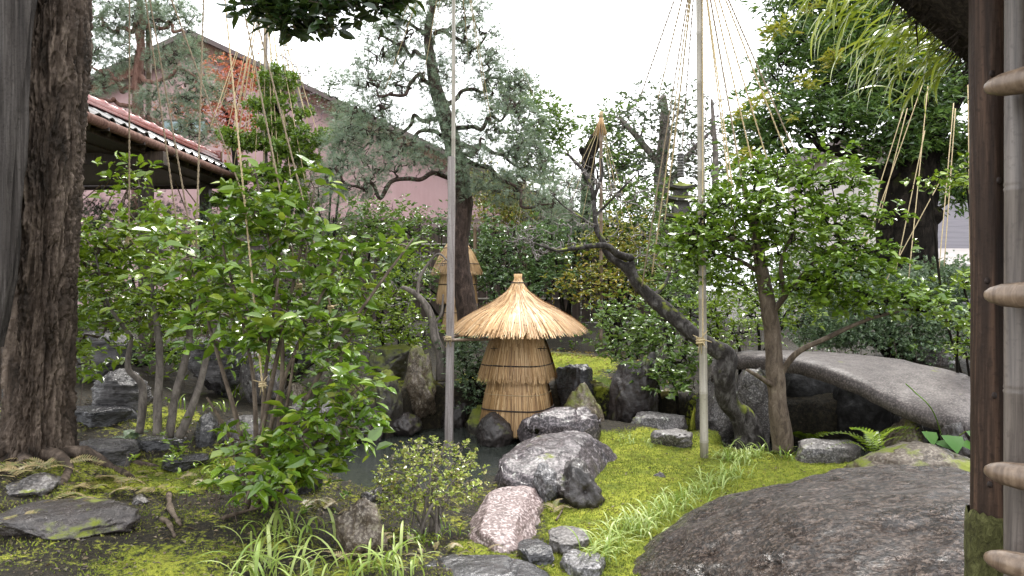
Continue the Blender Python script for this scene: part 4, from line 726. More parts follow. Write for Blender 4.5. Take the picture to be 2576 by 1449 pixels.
def plant(name, label, cat, base, trunks, blobs, nt, nl, size, leaf, bark, tpl='d', wig=.12, rt=.004, rc=.12, upb=.7, objs=0, group=None, shell=.45, sides=4, twig=None, seg=4, far=None, trunk_sides=8, out=.5, whorl=1, pw=.45, extra=None, lift=0.):
    o = thing(name, label, cat, base, group); sp, sr = [], []; tm = MB()
    for P, r_ in trunks:
        n = max(8, len(P) * (6 if np.max(r_) < .2 else 14)); Q, rr = smoothpath(np.array(P), n, r_)
        Q = Q + fbm(Q * 3, 2)[:, None] * np.array([1, 1, 0]) * np.minimum(rr, .12)[:, None] * .25
        tm.tube(Q, rr * (1 + (.1 * fbm(Q * 6, 2) if rr[0] < .2 else .06 * fbm(Q * 2, 2))), trunk_sides); sp += list(Q); sr += list(rr)
    if trunks: to = tm.build('trunk' if cat == 'tree' else 'stem', MT[bark], o)
    T, C = blobs_pts(blobs, nt, shell)
    if not len(sp): sp = [np.asarray(base, float) + [0, 0, .02]]; sr = [.03]
    grow(np.array(sp), sr, T, wig, rt, seg, sides, None, pw, lift).build('branches', MT[twig or bark], o, kind='stuff')
    if nl:
        pos, M3 = leaf_xf(T, C, nl, rc, size, upb, out, whorl)
        if objs:
            near = np.argsort(pos[:, 1] + 2 * (np.abs(pos[:, 0] / pos[:, 1]) > .66) + 2 * (np.abs(pos[:, 2] - H) / pos[:, 1] > .37))[:objs * 2]; near = rng.permutation(near)[:objs]; mk = np.zeros(len(pos), bool); mk[near] = True
            leaf_objs(pos[mk], M3[mk], tpl, MT[leaf], o); pos, M3 = pos[~mk], M3[~mk]
        m = MB(); vr = VAR.get(tpl, [TPL[tpl]])
        for i_, tp in enumerate(vr): m.scatter(tp, pos[i_::len(vr)], M3[i_::len(vr)])
        m.build('foliage', MT[leaf], o, False, kind='stuff')
    return o
def S(*p): return AP(p)
def px(r, Y): return r / F * Y
# --- the big rough trunk at the left edge
BT = thing('big_tree', 'thick rough-barked tree trunk at the left edge with grey deadwood', 'tree', G(75, 1150))
Yt = 5.5; zt = np.linspace(-.35, 3.95, 620); vv = 724.5 - (zt - H) * F / Yt
cu = np.interp(vv, [-400, 0, 300, 600, 900, 1130, 1300], [115, 104, 95, 84, 70, 66, 60]); pr = np.interp(vv, [-400, 0, 150, 300, 600, 900, 1050, 1130, 1200, 1300], [80, 78, 86, 79, 70, 62, 64, 76, 100, 120])
nth = 260; th = np.arange(nth) * 2 * np.pi / nth; rr = (pr / F * Yt)[:, None] + 0 * th
Pn = np.stack([np.cos(th)[None] + 0 * rr, np.sin(th)[None] + 0 * rr, zt[:, None] + 0 * rr], 2).reshape(-1, 3)
ridge = 1 - np.abs(fbm(Pn * [4, 4, .9] + fbm(Pn * [2, 2, 1.5], 2)[:, None] * .6, 5)) * 2; plate = np.abs(fbm(Pn * [5, 5, 3.2] + 31, 3)); big = fbm(Pn * [1.3, 1.3, .5] + 9, 3)
disp = (.045 * ridge - .03 * np.clip(.18 - plate, 0, .2) / .2 + .035 * big + .012 * fbm(Pn * 26, 2)).reshape(rr.shape)
dang = np.abs((th[None] - (R(-128) + .12 * np.sin(zt * 1.6))[:, None] + np.pi) % (2 * np.pi) - np.pi); hol = sstep(.62, .1, dang) * sstep(.35, .9, zt)[:, None]
rr = rr + disp - .13 * hol; cx = (cu - 1288) / F * Yt
m = MB(); m.grid(np.stack([cx[:, None] + rr * np.cos(th), Yt + .1 + rr * np.sin(th), zt[:, None] + 0 * rr], 2), True); m.build('trunk', MT['bark_big'], BT)
zz = np.linspace(1.2, 4.0, 160); vv2 = 724.5 - (zz - H) * F / 5.2; ce = np.interp(vv2, [-200, 0, 400, 700, 870], [42, 38, 10, 2, -10]); we = np.interp(vv2, [-200, 0, 400, 700, 870], [48, 44, 44, 30, 10])
th2 = np.arange(40) * 2 * np.pi / 40; Pq = np.stack([np.cos(th2)[None] + 0 * zz[:, None], np.sin(th2)[None] + 0 * zz[:, None], zz[:, None] + 0 * th2], 2).reshape(-1, 3); dq = (fbm(Pq * [2.2, 2.2, .7], 5) * .45).reshape(160, 40)
m = MB(); m.grid(np.stack([((ce - 1288) / F * 5.2)[:, None] + (we / F * 5.2)[:, None] * np.cos(th2) * (1 + dq), 5.2 + .05 * np.sin(th2) * (1 + dq), zz[:, None] + 0 * th2], 2), True); m.build('deadwood', MT['deadwood'], BT, label='smooth grey weathered deadwood strip')
bx, by = cx[60], Yt + .1
for k, (a, L) in enumerate(((-.15, .9), (-.7, .7), (-1.3, .55), (.5, .8), (-2.2, .6))):
    P = [np.array([bx + math.cos(a + .15 * math.sin(s * 5)) * (.18 + s * L), by + math.sin(a + .15 * math.sin(s * 5)) * (.18 + s * L), 0]) for s in np.linspace(0, 1, 10)]
    P = np.array(P); P[:, 2] = gz(P[:, 0], P[:, 1]) + np.linspace(.05, -.05, 10) + .03 * fbm(P * 4, 2); m = MB(); m.tube(P, np.linspace(.06, .015, 10) * (1 + .3 * fbm(P * 7, 2)), 8); m.build('root', MT['bark_big'], BT)
top = np.array([cx[-1], Yt + .1, 3.9])
for P, r_ in (([top - [0, 0, .4], top + [.1, .1, .8], TOPB + [0, 0, .05], TOPA + [.1, 0, .25], A(1000, -420, 4.2), A(1100, -330, 3.4)], [.19, .18, .12, .1, .07, .04]), ([top - [0, 0, .4], top + [-.3, .2, 1], top + [-.8, .4, 2.2]], [.18, .16, .1]), ([top + [.1, .1, .7], top + [.5, -.8, 1.5], top + [1.2, -2, 2]], [.18, .12, .06])):
    m = MB(); Q, rr_ = smoothpath(np.array(P), 40, r_); m.tube(Q, rr_, 8); m.build('limb', MT['bark_big'], BT)
T = np.concatenate([top + [0, -.6, 2.3] + rng.normal(size=(240, 3)) * [1.3, 1.3, .6]]); T = T[(T[:, 2] - H) / T[:, 1] > .46]
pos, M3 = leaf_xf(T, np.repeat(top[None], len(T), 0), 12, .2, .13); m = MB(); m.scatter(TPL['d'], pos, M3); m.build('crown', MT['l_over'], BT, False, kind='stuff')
# --- leafy branch hanging into the top of the frame
OB = thing('overhanging_branch', 'dark leafy branch hanging into the top of the frame left of centre', 'branch', A(1100, -330, 3.4))
bl = [(640, 14, 3.3, 55, 26, .12), (725, 42, 3.3, 55, 34, .12), (820, 38, 3.3, 60, 36, .14), (910, 16, 3.3, 60, 28, .12), (980, -8, 3.3, 60, 24, .12), (760, -20, 3.35, 150, 30, .15), (930, -40, 3.4, 150, 30, .15)]
st = smoothpath(np.array([A(1100, -330, 3.4), A(1060, -120, 3.38), A(980, -40, 3.35), A(860, -5, 3.3), A(740, -5, 3.3), A(620, -2, 3.3)]), 24)
T, C = blobs_pts(bl, 200, .1); m = MB(); m.tube(st, np.linspace(.02, .004, 24), 6); grow(st, list(np.linspace(.02, .004, 24)), T, .08, .0018, 3, 4, m); m.build('stem', MT['twig'], OB)
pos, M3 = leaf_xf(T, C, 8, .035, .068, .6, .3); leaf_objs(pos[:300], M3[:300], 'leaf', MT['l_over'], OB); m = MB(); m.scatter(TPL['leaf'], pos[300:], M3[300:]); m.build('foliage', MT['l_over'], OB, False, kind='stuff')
# --- the contorted pine in the middle
Yp = 11.
tk = S((1180, 850, 11), (1172, 760, 11), (1160, 660, 11), (1158, 600, 11), (1166, 510, 11), (1156, 440, 11), (1140, 380, 11), (1122, 300, 11), (1100, 230, 11), (1084, 150, 11), (1076, 80, 11), (1090, 10, 11), (1105, -90, 11))
TR = [(tk, [px(a, Yp) for a in (30, 26, 23, 22, 23, 22, 21, 20, 17, 13, 10, 8, 4)])]
for P in ([(1140, 440, 11), (1080, 440, 10.8), (1020, 455, 10.6), (960, 470, 10.5), (930, 455, 10.4), (895, 470, 10.4), (860, 440, 10.3), (835, 430, 10.3)],
          [(1170, 400, 11), (1240, 430, 10.7), (1290, 470, 10.6), (1340, 512, 10.5), (1390, 522, 10.4)], [(1085, 150, 11), (1040, 130, 11.1), (1000, 102, 11), (955, 100, 10.9)],
          [(1100, 230, 11), (1060, 200, 10.8), (1020, 212, 10.7), (985, 242, 10.6), (955, 230, 10.6)], [(1122, 300, 11), (1060, 288, 11.2), (1010, 330, 11.4), (960, 350, 11.4), (915, 330, 11.5)],
          [(1130, 340, 11), (1080, 330, 10.7), (1030, 370, 10.6), (980, 392, 10.4)], [(1120, 270, 11), (1180, 240, 11.2), (1230, 200, 11.3), (1290, 195, 11.3)], [(1130, 320, 11), (1200, 322, 10.8), (1250, 300, 10.8), (1295, 270, 10.8)],
          [(1150, 390, 11), (1220, 370, 11.2), (1280, 400, 11.3), (1330, 420, 11.3)], [(1084, 70, 11), (1140, 80, 11), (1190, 120, 11), (1212, 100, 11)], [(1080, 100, 11), (1030, 60, 11), (975, 50, 11)], [(1130, 350, 11), (1190, 365, 10.5), (1215, 340, 10.4)], [(1166, 510, 11), (1230, 470, 11.4), (1300, 460, 11.6)]):
    Q = smoothpath(S(*P), len(P) * 2); Q = Q + rng.normal(size=Q.shape) * .05; Q = smoothpath(Q, len(P) * 5); TR.append((Q, np.linspace(px(6.5, Yp), px(2.2, Yp), len(Q))))
bl = [(890, 450, 10.5, 85, 65, .5), (930, 330, 11, 95, 75, .6), (960, 190, 11, 90, 60, .6), (1000, 80, 11, 100, 60, .6), (1130, 25, 11, 100, 45, .6), (1200, 120, 11, 80, 60, .6), (1260, 215, 11.2, 85, 60, .6), (1290, 320, 11, 90, 80, .6), (1330, 415, 11.2, 80, 55, .5), (1180, 420, 10.6, 75, 60, .5), (1260, 470, 10.8, 90, 40, .5), (1380, 500, 10.5, 50, 35, .4), (1030, 400, 10.6, 80, 40, .4), (1120, 330, 10.7, 70, 70, .4), (1090, 200, 10.8, 50, 70, .4), (870, 380, 11.2, 50, 50, .4)]
plant('pine_tree', 'tall contorted pine with grey-green needles behind the timber pole', 'tree', A(1180, 850, 11), TR, bl, 980, 9, .13, 'l_pine', 'bark_pine', 'needle', .2, .0055, .085, .5, seg=6, shell=.35, whorl=0, out=.8)
# --- pine at the back left
tk = S((345, 560, 13), (348, 330, 13), (345, 200, 13), (356, 100, 13), (350, -30, 13)); TR = [(tk, [px(a, 13) for a in (17, 15, 13, 11, 7)])]
for P in ([(348, 320, 13), (390, 300, 12.8), (430, 330, 12.7), (500, 320, 12.6)], [(346, 230, 13), (300, 210, 12.9), (260, 190, 12.8), (225, 175, 12.8)], [(350, 200, 13), (400, 210, 12.8), (450, 170, 12.7), (500, 215, 12.6)], [(350, 90, 13), (420, 60, 12.9), (480, 110, 12.8)], [(350, 60, 13), (290, 70, 13), (240, 40, 13)], [(346, 280, 13), (290, 255, 12.8), (230, 270, 12.7)]):
    Q = smoothpath(S(*P), 14); Q = Q + rng.normal(size=Q.shape) * .05; TR.append((Q, np.linspace(px(7, 13), px(2.5, 13), 14)))
bl = [(260, 50, 13, 60, 50, .6), (300, 130, 13, 80, 40, .6), (420, 50, 13, 90, 50, .6), (450, 150, 12.8, 70, 40, .5), (490, 220, 12.7, 60, 40, .5), (420, 260, 12.7, 80, 35, .5), (250, 200, 12.8, 45, 40, .5), (500, 330, 12.6, 60, 35, .4), (400, 330, 12.6, 60, 25, .4), (340, 20, 13, 60, 60, .6)]
plant('pine_tree', 'leaning pine with reddish trunk behind the tiled roof at left', 'tree', A(345, 560, 13), TR, bl, 420, 10, .15, 'l_pine', 'bark_red', 'needle', .2, .006, .1, .5, seg=5, shell=.3, whorl=0, out=.8, twig='bark_pine')
# --- cloud-pruned tree
tk = S((690, 620, 12.4), (694, 500, 12.4), (690, 420, 12.4), (698, 330, 12.4), (690, 250, 12.4), (690, 190, 12.4)); TR = [(tk, [px(a, 12.4) for a in (13, 12, 10, 8, 6, 3)])]
bl = [(690, 205, 12.4, 48, 30, .35), (685, 265, 12.4, 55, 28, .4), (700, 322, 12.4, 55, 26, .4), (765, 275, 12.5, 25, 18, .25), (622, 358, 12.3, 55, 20, .35), (585, 345, 12.3, 30, 14, .25), (785, 345, 12.3, 45, 22, .35), (705, 375, 12.3, 60, 22, .4), (675, 440, 12.2, 85, 26, .45), (765, 400, 12.3, 45, 20, .3), (600, 500, 12.1, 70, 25, .4), (725, 500, 12.2, 80, 30, .45), (640, 560, 12.2, 90, 25, .4)]
plant('cloud_pruned_tree', 'dark green cloud-pruned tree with stacked pads left of the pine', 'tree', A(690, 620, 12.4), TR, bl, 420, 12, .115, 'l_podo', 'bark_dark', 'sprigs', .1, .006, .05, 1.4, shell=.3, whorl=0, out=.3)
# --- evergreen with tied branches on the right lawn
TR = [(S((1968, 1140, 7.3), (1956, 1000, 7.3), (1942, 850, 7.3), (1932, 760, 7.3), (1916, 680, 7.3), (1908, 620, 7.3), (1898, 560, 7.3), (1920, 470, 7.3)), [px(a, 7.3) for a in (30, 24, 22, 20, 17, 14, 10, 6)])]
for P, r_ in (([(1936, 800, 7.3), (1975, 745, 7.2), (2020, 692, 7.1), (2070, 640, 7.), (2130, 610, 6.9)], 9), ([(1955, 960, 7.3), (2000, 892, 7.2), (2080, 850, 7.1), (2180, 805, 7.0), (2290, 775, 6.9)], 9), ([(1950, 975, 7.3), (1905, 945, 7.1), (1878, 930, 7.)], 8), ([(1908, 640, 7.3), (1850, 602, 7.1), (1785, 602, 7.), (1715, 585, 7.)], 8), ([(1900, 590, 7.3), (1960, 520, 7.4), (2060, 490, 7.5)], 7), ([(1916, 690, 7.3), (1850, 650, 7.4), (1780, 640, 7.5)], 6), ([(1975, 745, 7.2), (1965, 660, 7.), (2000, 580, 6.9)], 6)):
    TR.append((S(*P), np.linspace(px(r_, 7.3), px(3, 7.3), len(P))))
bl = [(1990, 418, 7.4, 125, 34, .55), (2085, 465, 7.3, 110, 40, .55), (1880, 460, 7.4, 90, 40, .5), (1830, 510, 7.2, 105, 36, .5), (1775, 575, 7.1, 90, 42, .5), (2130, 540, 7.1, 115, 42, .5), (1985, 540, 7., 130, 44, .5), (2175, 640, 7., 85, 36, .45), (2040, 615, 6.9, 120, 36, .45), (1840, 625, 7.2, 120, 36, .45), (1740, 640, 7.2, 60, 30, .4), (2150, 745, 7., 150, 28, .45), (2040, 720, 7., 110, 25, .4), (2110, 690, 6.9, 120, 26, .4), (2260, 745, 6.9, 110, 26, .4), (2350, 775, 6.9, 60, 20, .35), (1800, 700, 7.5, 90, 30, .4)]
plant('evergreen_tree', 'spreading glossy evergreen with layered branches on the lawn beside the bridge', 'tree', G(1966, 1132), TR, bl, 600, 14, .08, 'l_ilex', 'bark_brown', 'leafw', .12, .0042, .085, 1.2, 300, shell=.25, twig='bark_dark')
# --- old dark tree with big trunk at the right
TR = [(S((2300, 760, 11.6), (2285, 660, 11.6), (2278, 560, 11.6), (2290, 450, 11.6), (2305, 350, 11.6), (2290, 240, 11.8), (2200, 120, 12), (2120, 30, 12)), [px(a, 11.6) for a in (78, 66, 72, 66, 60, 45, 28, 14)]), (S((2280, 430, 11.6), (2200, 430, 11.3), (2140, 392, 11.2), (2060, 370, 11.1)), [px(a, 11.6) for a in (28, 18, 14, 8)]), (S((2300, 560, 11.6), (2345, 540, 11.4), (2362, 528, 11.3)), [px(a, 11.6) for a in (50, 30, 16)]), (S((2300, 360, 11.6), (2380, 280, 11.6), (2440, 180, 11.6)), [px(a, 11.6) for a in (40, 25, 12)])]
bl = [(2070, 60, 12, 130, 70, .9), (2200, 20, 12, 120, 60, .9), (2010, 160, 11.7, 105, 70, .8), (2150, 190, 11.5, 140, 90, .9), (2290, 220, 11.5, 110, 90, .9), (1960, 280, 11.4, 90, 50, .7), (2100, 310, 11.2, 140, 48, .8), (2330, 330, 11.3, 90, 50, .8), (2410, 360, 11.3, 50, 45, .6), (1905, 330, 11.4, 50, 45, .5), (2200, 100, 12, 140, 70, .9), (2400, 180, 11.8, 70, 90, .8), (2420, 460, 11.5, 50, 50, .6), (2230, 370, 11.2, 80, 30, .6), (1990, -20, 12, 70, 50, .6), (1930, 390, 11.3, 60, 40, .5)]
plant('old_evergreen', 'old dark-leaved evergreen with very thick black trunk at the right', 'tree', A(2300, 760, 11.6), TR, bl, 900, 30, .15, 'l_oak', 'bark_dark', 'dn', .12, .008, .14, .8, shell=.3, trunk_sides=20, out=.7)
bl = [(2088, 150, 11.2, 22, 26, .2), (1915, 260, 11.1, 25, 20, .2), (1880, 400, 11, 25, 20, .2), (2040, 205, 10.9, 22, 14, .2), (1960, 75, 11.4, 30, 20, .2), (2045, 20, 11.5, 30, 15, .2), (1870, 290, 11.2, 15, 12, .2), (1985, 290, 11.0, 14, 10, .2)]
bl = [(a_[0], a_[1], a_[2] - .5, *a_[3:]) for a_ in bl]; T, C = blobs_pts(bl, 95, .1); pos, M3 = leaf_xf(T, C, 8, .05, .12, .6, .3); m = MB(); m.scatter(TPL['dn'], pos, M3); m.build('young_foliage', MT['l_oak_y'], bpy.data.objects['old_evergreen'], False, kind='stuff', label='yellow young shoots')
# --- leaning plum tree
TR = [(S((1890, 1130, 7.8), (1875, 1060, 7.8), (1830, 1010, 7.75), (1822, 950, 7.7), (1828, 900, 7.7), (1790, 872, 7.7), (1740, 838, 7.8), (1680, 785, 7.9), (1635, 745, 8), (1595, 700, 8.), (1585, 658, 8.)), [px(a, 7.8) for a in (40, 32, 25, 28, 26, 20, 18, 21, 18, 14, 11)]),
      (S((1596, 700, 8), (1570, 670, 8), (1530, 640, 8), (1515, 605, 8), (1500, 575, 8), (1495, 500, 8), (1515, 440, 8), (1512, 395, 8)), [px(a, 7.8) for a in (13, 11, 10, 9, 7, 5, 4, 2)]), (S((1590, 650, 8), (1555, 640, 7.9), (1520, 618, 7.8), (1440, 625, 7.7), (1400, 630, 7.6), (1340, 610, 7.6)), [px(a, 7.8) for a in (10, 10, 8, 6, 4, 2)]),
      (S((1500, 575, 8), (1460, 545, 8.1), (1420, 520, 8.2), (1390, 490, 8.2)), [px(a, 7.8) for a in (4, 3, 2, 1.5)]), (S((1495, 500, 8), (1475, 440, 8.1), (1440, 400, 8.2), (1425, 385, 8.2)), [px(a, 7.8) for a in (6, 5, 4, 3)]), (S((1500, 540, 8), (1560, 480, 7.9), (1600, 440, 7.9)), [px(a, 7.8) for a in (4, 3, 1.5)]), (S((1640, 750, 8), (1680, 700, 8.2), (1700, 600, 8.3)), [px(a, 7.8) for a in (7, 4, 2)])]
bl = [(1500, 470, 8, 110, 90, .6), (1380, 590, 7.8, 120, 70, .5), (1600, 520, 8.1, 90, 100, .5), (1660, 640, 8.2, 80, 60, .5), (1440, 420, 8.2, 50, 60, .4), (1320, 600, 7.8, 60, 50, .4)]
plant('plum_tree', 'leaning bare plum tree with black mossy gnarled trunk propped by the mast', 'tree', G(1885, 1100), TR, bl, 330, 0, 0, None, 'bark_plum', 'd', .16, .003, trunk_sides=14, twig='twig_grey', seg=4, shell=.2)
# --- small grey bare tree by the pond
TR = [(S((1112, 960, 10), (1108, 890, 10), (1092, 840, 10), (1085, 800, 10), (1068, 765, 10), (1040, 735, 10), (1010, 722, 10)), [px(a, 10) for a in (15, 13, 11, 10, 9, 7, 4)]), (S((1050, 742, 10), (1060, 690, 10), (1100, 640, 10), (1125, 655, 9.9)), [px(a, 10) for a in (5, 4, 3, 2)]), (S((1090, 815, 10), (1110, 790, 10), (1115, 740, 10)), [px(a, 10) for a in (4, 3, 2)])]
plant('bare_tree', 'small grey leafless tree leaning left beside the timber pole', 'tree', A(1112, 960, 10), TR, [(1080, 670, 10, 60, 45, .4), (1010, 700, 10, 50, 40, .4), (1000, 800, 10, 60, 50, .3)], 70, 0, 0, None, 'bark_grey', 'd', .15, .003, twig='twig_grey')
# --- front glossy shrub
def stems(base, tops, r0, r1, bend=.12):
    out = []
    for t in tops:
        t = np.asarray(t); b = np.asarray(base) + rng.normal(size=3) * [.06, .06, .0]; mid = b + (t - b) * .45 + rng.normal(size=3) * bend * np.linalg.norm(t - b) * .4 + [0, 0, .08]; out.append((np.array([b - [0, 0, .05], mid, t]), [r0, (r0 + r1) / 2, r1]))
    return out
b = G(650, 1278); tops = S((640, 420, 5.3), (790, 480, 5.3), (700, 700, 5.0), (560, 620, 5.2), (470, 640, 5.4), (860, 640, 5.2), (1040, 600, 5.5), (900, 980, 4.9), (860, 1090, 4.8), (520, 1000, 4.9), (740, 900, 4.9), (930, 760, 5.3))
TR = stems(b, tops, .02, .007)
bl = [(640, 480, 5.3, 60, 60, .3), (600, 560, 5.2, 100, 60, .4), (720, 560, 5.2, 90, 70, .4), (800, 460, 5.3, 40, 50, .25), (790, 620, 5.2, 90, 60, .4), (880, 690, 5.3, 70, 70, .35), (990, 620, 5.5, 70, 35, .3), (500, 660, 5.3, 80, 60, .4), (600, 720, 5.1, 100, 60, .4), (700, 800, 5., 100, 70, .4), (560, 820, 5.1, 90, 60, .4), (830, 850, 5., 80, 60, .35), (880, 960, 4.9, 80, 50, .35), (890, 1060, 4.8, 90, 60, .35), (790, 1060, 4.8, 80, 70, .35), (720, 1150, 4.75, 110, 60, .3), (620, 1120, 4.8, 60, 50, .3), (430, 590, 5.4, 50, 40, .3)]
plant('glossy_shrub', 'large loose shrub with long glossy green leaves in the left foreground', 'shrub', b, TR, bl + [(660, 1190, 4.75, 130, 50, .35), (800, 1150, 4.75, 90, 60, .3)], 430, 7, .115, 'l_gloss', 'bark_brown', 'leaf', .1, .0035, .06, .8, 300, shell=.1, trunk_sides=7, twig='twig')
# --- shrub with grey stems behind it
b = G(430, 1105)
TR = [(S((350, 1090, 6.3), (360, 1000, 6.3), (352, 960, 6.3), (322, 925, 6.3), (330, 850, 6.3)), [px(a, 6.3) for a in (11, 10, 9, 8, 5)]), (S((395, 1095, 6.2), (400, 960, 6.2), (398, 840, 6.2), (380, 700, 6.2)), [px(a, 6.2) for a in (12, 10, 9, 4)]), (S((425, 1100, 6.2), (445, 980, 6.2), (475, 870, 6.2), (480, 800, 6.2), (500, 650, 6.2)), [px(a, 6.2) for a in (12, 10, 9, 8, 3)]), (S((450, 1100, 6.2), (500, 980, 6.2), (525, 880, 6.2), (560, 760, 6.2)), [px(a, 6.2) for a in (12, 9, 7, 3)]), (S((330, 850, 6.3), (270, 760, 6.3), (240, 640, 6.3)), [px(a, 6.3) for a in (6, 4, 2)]), (S((480, 820, 6.2), (520, 720, 6.2), (560, 640, 6.2)), [px(a, 6.3) for a in (6, 4, 2)])]
bl = [(240, 620, 6.5, 70, 50, .4), (230, 730, 6.4, 75, 60, .4), (330, 600, 6.5, 80, 50, .4), (340, 700, 6.3, 90, 60, .4), (440, 700, 6.2, 80, 60, .4), (250, 830, 6.4, 80, 50, .4), (380, 800, 6.2, 80, 50, .4), (470, 780, 6.3, 70, 50, .4), (540, 720, 6.4, 70, 60, .4), (330, 460, 6.4, 30, 60, .2), (400, 560, 6.4, 70, 50, .35), (200, 900, 6.4, 40, 50, .3), (600, 800, 6.6, 70, 60, .4), (680, 860, 6.6, 60, 60, .4), (200, 680, 6.3, 40, 60, .3)]
plant('grey_stemmed_shrub', 'bushy shrub with bare grey stems and bright leaves beside the big trunk', 'shrub', b, TR, bl, 430, 9, .092, 'l_gloss_y', 'bark_grey', 'leaf', .1, .003, .1, .8, 300, shell=.1, twig='twig')
# --- small azalea
b = G(1075, 1345); tops = S((980, 1180, 5.2), (1050, 1120, 5.2), (1120, 1110, 5.2), (1180, 1160, 5.2), (1000, 1130, 5.4), (1200, 1220, 5.2), (960, 1240, 5.2), (1090, 1140, 5.), (1150, 1200, 5.))
bl = [(1000, 1180, 5.2, 60, 45, .2), (1070, 1140, 5.25, 70, 40, .25), (1150, 1150, 5.2, 55, 40, .2), (1180, 1200, 5.1, 40, 50, .2), (970, 1230, 5.15, 35, 45, .2), (1080, 1190, 5., 90, 50, .2), (1130, 1240, 5.0, 60, 40, .2), (1030, 1260, 5., 50, 40, .2)]
plant('azalea_shrub', 'small twiggy azalea with tiny yellow-green leaves at the pond edge', 'shrub', b, stems(b, tops, .012, .004, .2), bl, 520, 6, .03, 'l_azalea', 'bark_grey', 'dw', .16, .0024, .022, .7, 0, shell=.3, seg=4, twig='bark_grey', pw=.38)
# --- background shrubs and trees
def bush(name, label, cat, blobs, nt, nl, size, leaf, tpl='d', rc=.12, base=None, bark='bark_dark', **kw):
    c = np.array([A(*x[:3]) for x in blobs]).mean(0); b_ = base if base is not None else ground_at(c[0], c[1]); tops = [A(x[0], x[1] + x[4] * .3, x[2]) for x in blobs[:5]]
    return plant(name, label, cat, b_, stems(b_, tops, kw.pop('r0', .03), .01), blobs, nt, nl, size, leaf, bark, tpl, kw.pop('wig', .12), kw.pop('rt', .004), rc, **kw)
bush('dark_shrub', 'dense dark green shrub right behind the straw hat', 'shrub', [(1250, 650, 13, 60, 70, .6), (1330, 640, 13, 70, 70, .6), (1400, 690, 12.8, 60, 60, .6), (1290, 720, 12.6, 80, 50, .5), (1380, 600, 13.4, 60, 50, .5), (1235, 580, 13.4, 40, 40, .4)], 260, 14, .1, 'l_dark', rc=.13)
bush('yellow_shrub', 'yellow-green shrub right of the hat below the thin mast', 'shrub', [(1560, 590, 13, 80, 60, .6), (1500, 650, 12.6, 80, 60, .6), (1600, 660, 12.6, 70, 60, .5), (1460, 720, 12.2, 70, 40, .5), (1560, 720, 12.2, 80, 40, .5)], 250, 13, .085, 'l_yel', rc=.13)
bush('low_leafy_shrub', 'low leafy shrub on the bank under the leaning plum trunk', 'shrub', [(1560, 790, 9.8, 80, 40, .4), (1640, 830, 9.4, 80, 45, .4), (1580, 870, 9.6, 80, 40, .4), (1690, 900, 9., 60, 60, .35), (1640, 930, 8.9, 60, 40, .3), (1720, 960, 8.6, 40, 50, .25)], 230, 10, .085, 'l_mid', 'leaf', .09)
bush('grey_leaved_shrub', 'bluish small-leaved shrub filling the gap left of the straw cover', 'shrub', [(1180, 900, 9.7, 50, 60, .3), (1200, 960, 9.6, 45, 50, .3), (1160, 870, 10, 40, 40, .3), (1195, 1010, 9.6, 30, 25, .2)], 220, 14, .055, 'l_blue', rc=.07)
bush('leafy_shrub', 'mixed green shrub left of the small bare tree', 'shrub', [(960, 800, 10.4, 80, 50, .5), (1040, 830, 10.3, 60, 50, .4), (900, 740, 10.6, 80, 60, .5), (990, 740, 10.8, 60, 40, .5), (1040, 660, 11.4, 60, 50, .5)], 230, 11, .085, 'l_gloss_y', rc=.12)
bush('backdrop_shrub', 'mid-green shrub below the mauve wall left of the pine trunk', 'shrub', [(980, 620, 14, 70, 50, .6), (900, 590, 14, 80, 50, .6), (1040, 570, 14, 50, 40, .5), (950, 540, 14.5, 90, 40, .6), (830, 640, 13.5, 80, 60, .6)], 240, 12, .11, 'l_mid', rc=.15)
bush('shaded_shrub', 'shaded green shrub behind the middle of the front bush', 'shrub', [(700, 700, 9.5, 100, 60, .6), (800, 780, 9.3, 90, 60, .6), (620, 760, 9., 100, 60, .6), (740, 870, 9., 100, 50, .5), (860, 870, 9.2, 70, 50, .4), (560, 860, 8.4, 70, 40, .4)], 280, 12, .085, 'l_mid', rc=.13)
bush('weeping_pine', 'soft grey-green low pine under the walkway roof', 'shrub', [(230, 530, 11.2, 60, 35, .6), (310, 540, 11.2, 70, 35, .6), (260, 590, 11, 80, 40, .6), (420, 540, 11.5, 60, 40, .5), (480, 600, 11.4, 70, 40, .5), (390, 620, 11, 80, 40, .5), (550, 560, 11.6, 60, 40, .5)], 240, 7, .12, 'l_greyg', 'needle', .12, whorl=0)
bush('spreading_pine', 'pale feathery pine between the cloud-pruned tree and the tall pine', 'shrub', [(800, 460, 12.8, 50, 50, .5), (840, 530, 12.6, 70, 50, .5), (760, 560, 12.4, 70, 40, .5), (880, 300, 13.4, 50, 60, .5), (850, 230, 13.6, 40, 50, .5)], 170, 7, .13, 'l_greyg', 'needle', .12, whorl=0)
bush('yew_mound', 'broad grey-green yew mound beyond the bridge on the right', 'shrub', [(2080, 740, 10.2, 110, 50, .7), (2200, 730, 10.2, 110, 50, .7), (2320, 720, 10, 110, 55, .7), (2420, 740, 9.8, 70, 60, .6), (2150, 820, 9.8, 120, 45, .6), (2290, 800, 9.6, 120, 45, .6), (2400, 830, 9.4, 70, 50, .5), (2060, 830, 9.9, 80, 45, .5), (2320, 870, 9.4, 80, 25, .4)], 520, 16, .075, 'l_blue', 'sprigs', .1, base=A(2290, 930, 9.6), r0=.09, whorl=0)
bush('side_shrub', 'bright small-leaved shrub under the right tree beyond the bridge end', 'shrub', [(1800, 760, 9, 60, 50, .4), (1850, 830, 8.8, 70, 40, .4), (1760, 800, 9, 40, 50, .4), (1900, 770, 9.2, 60, 50, .4), (1990, 790, 9.4, 70, 40, .4)], 180, 10, .075, 'l_gloss_y', rc=.1)
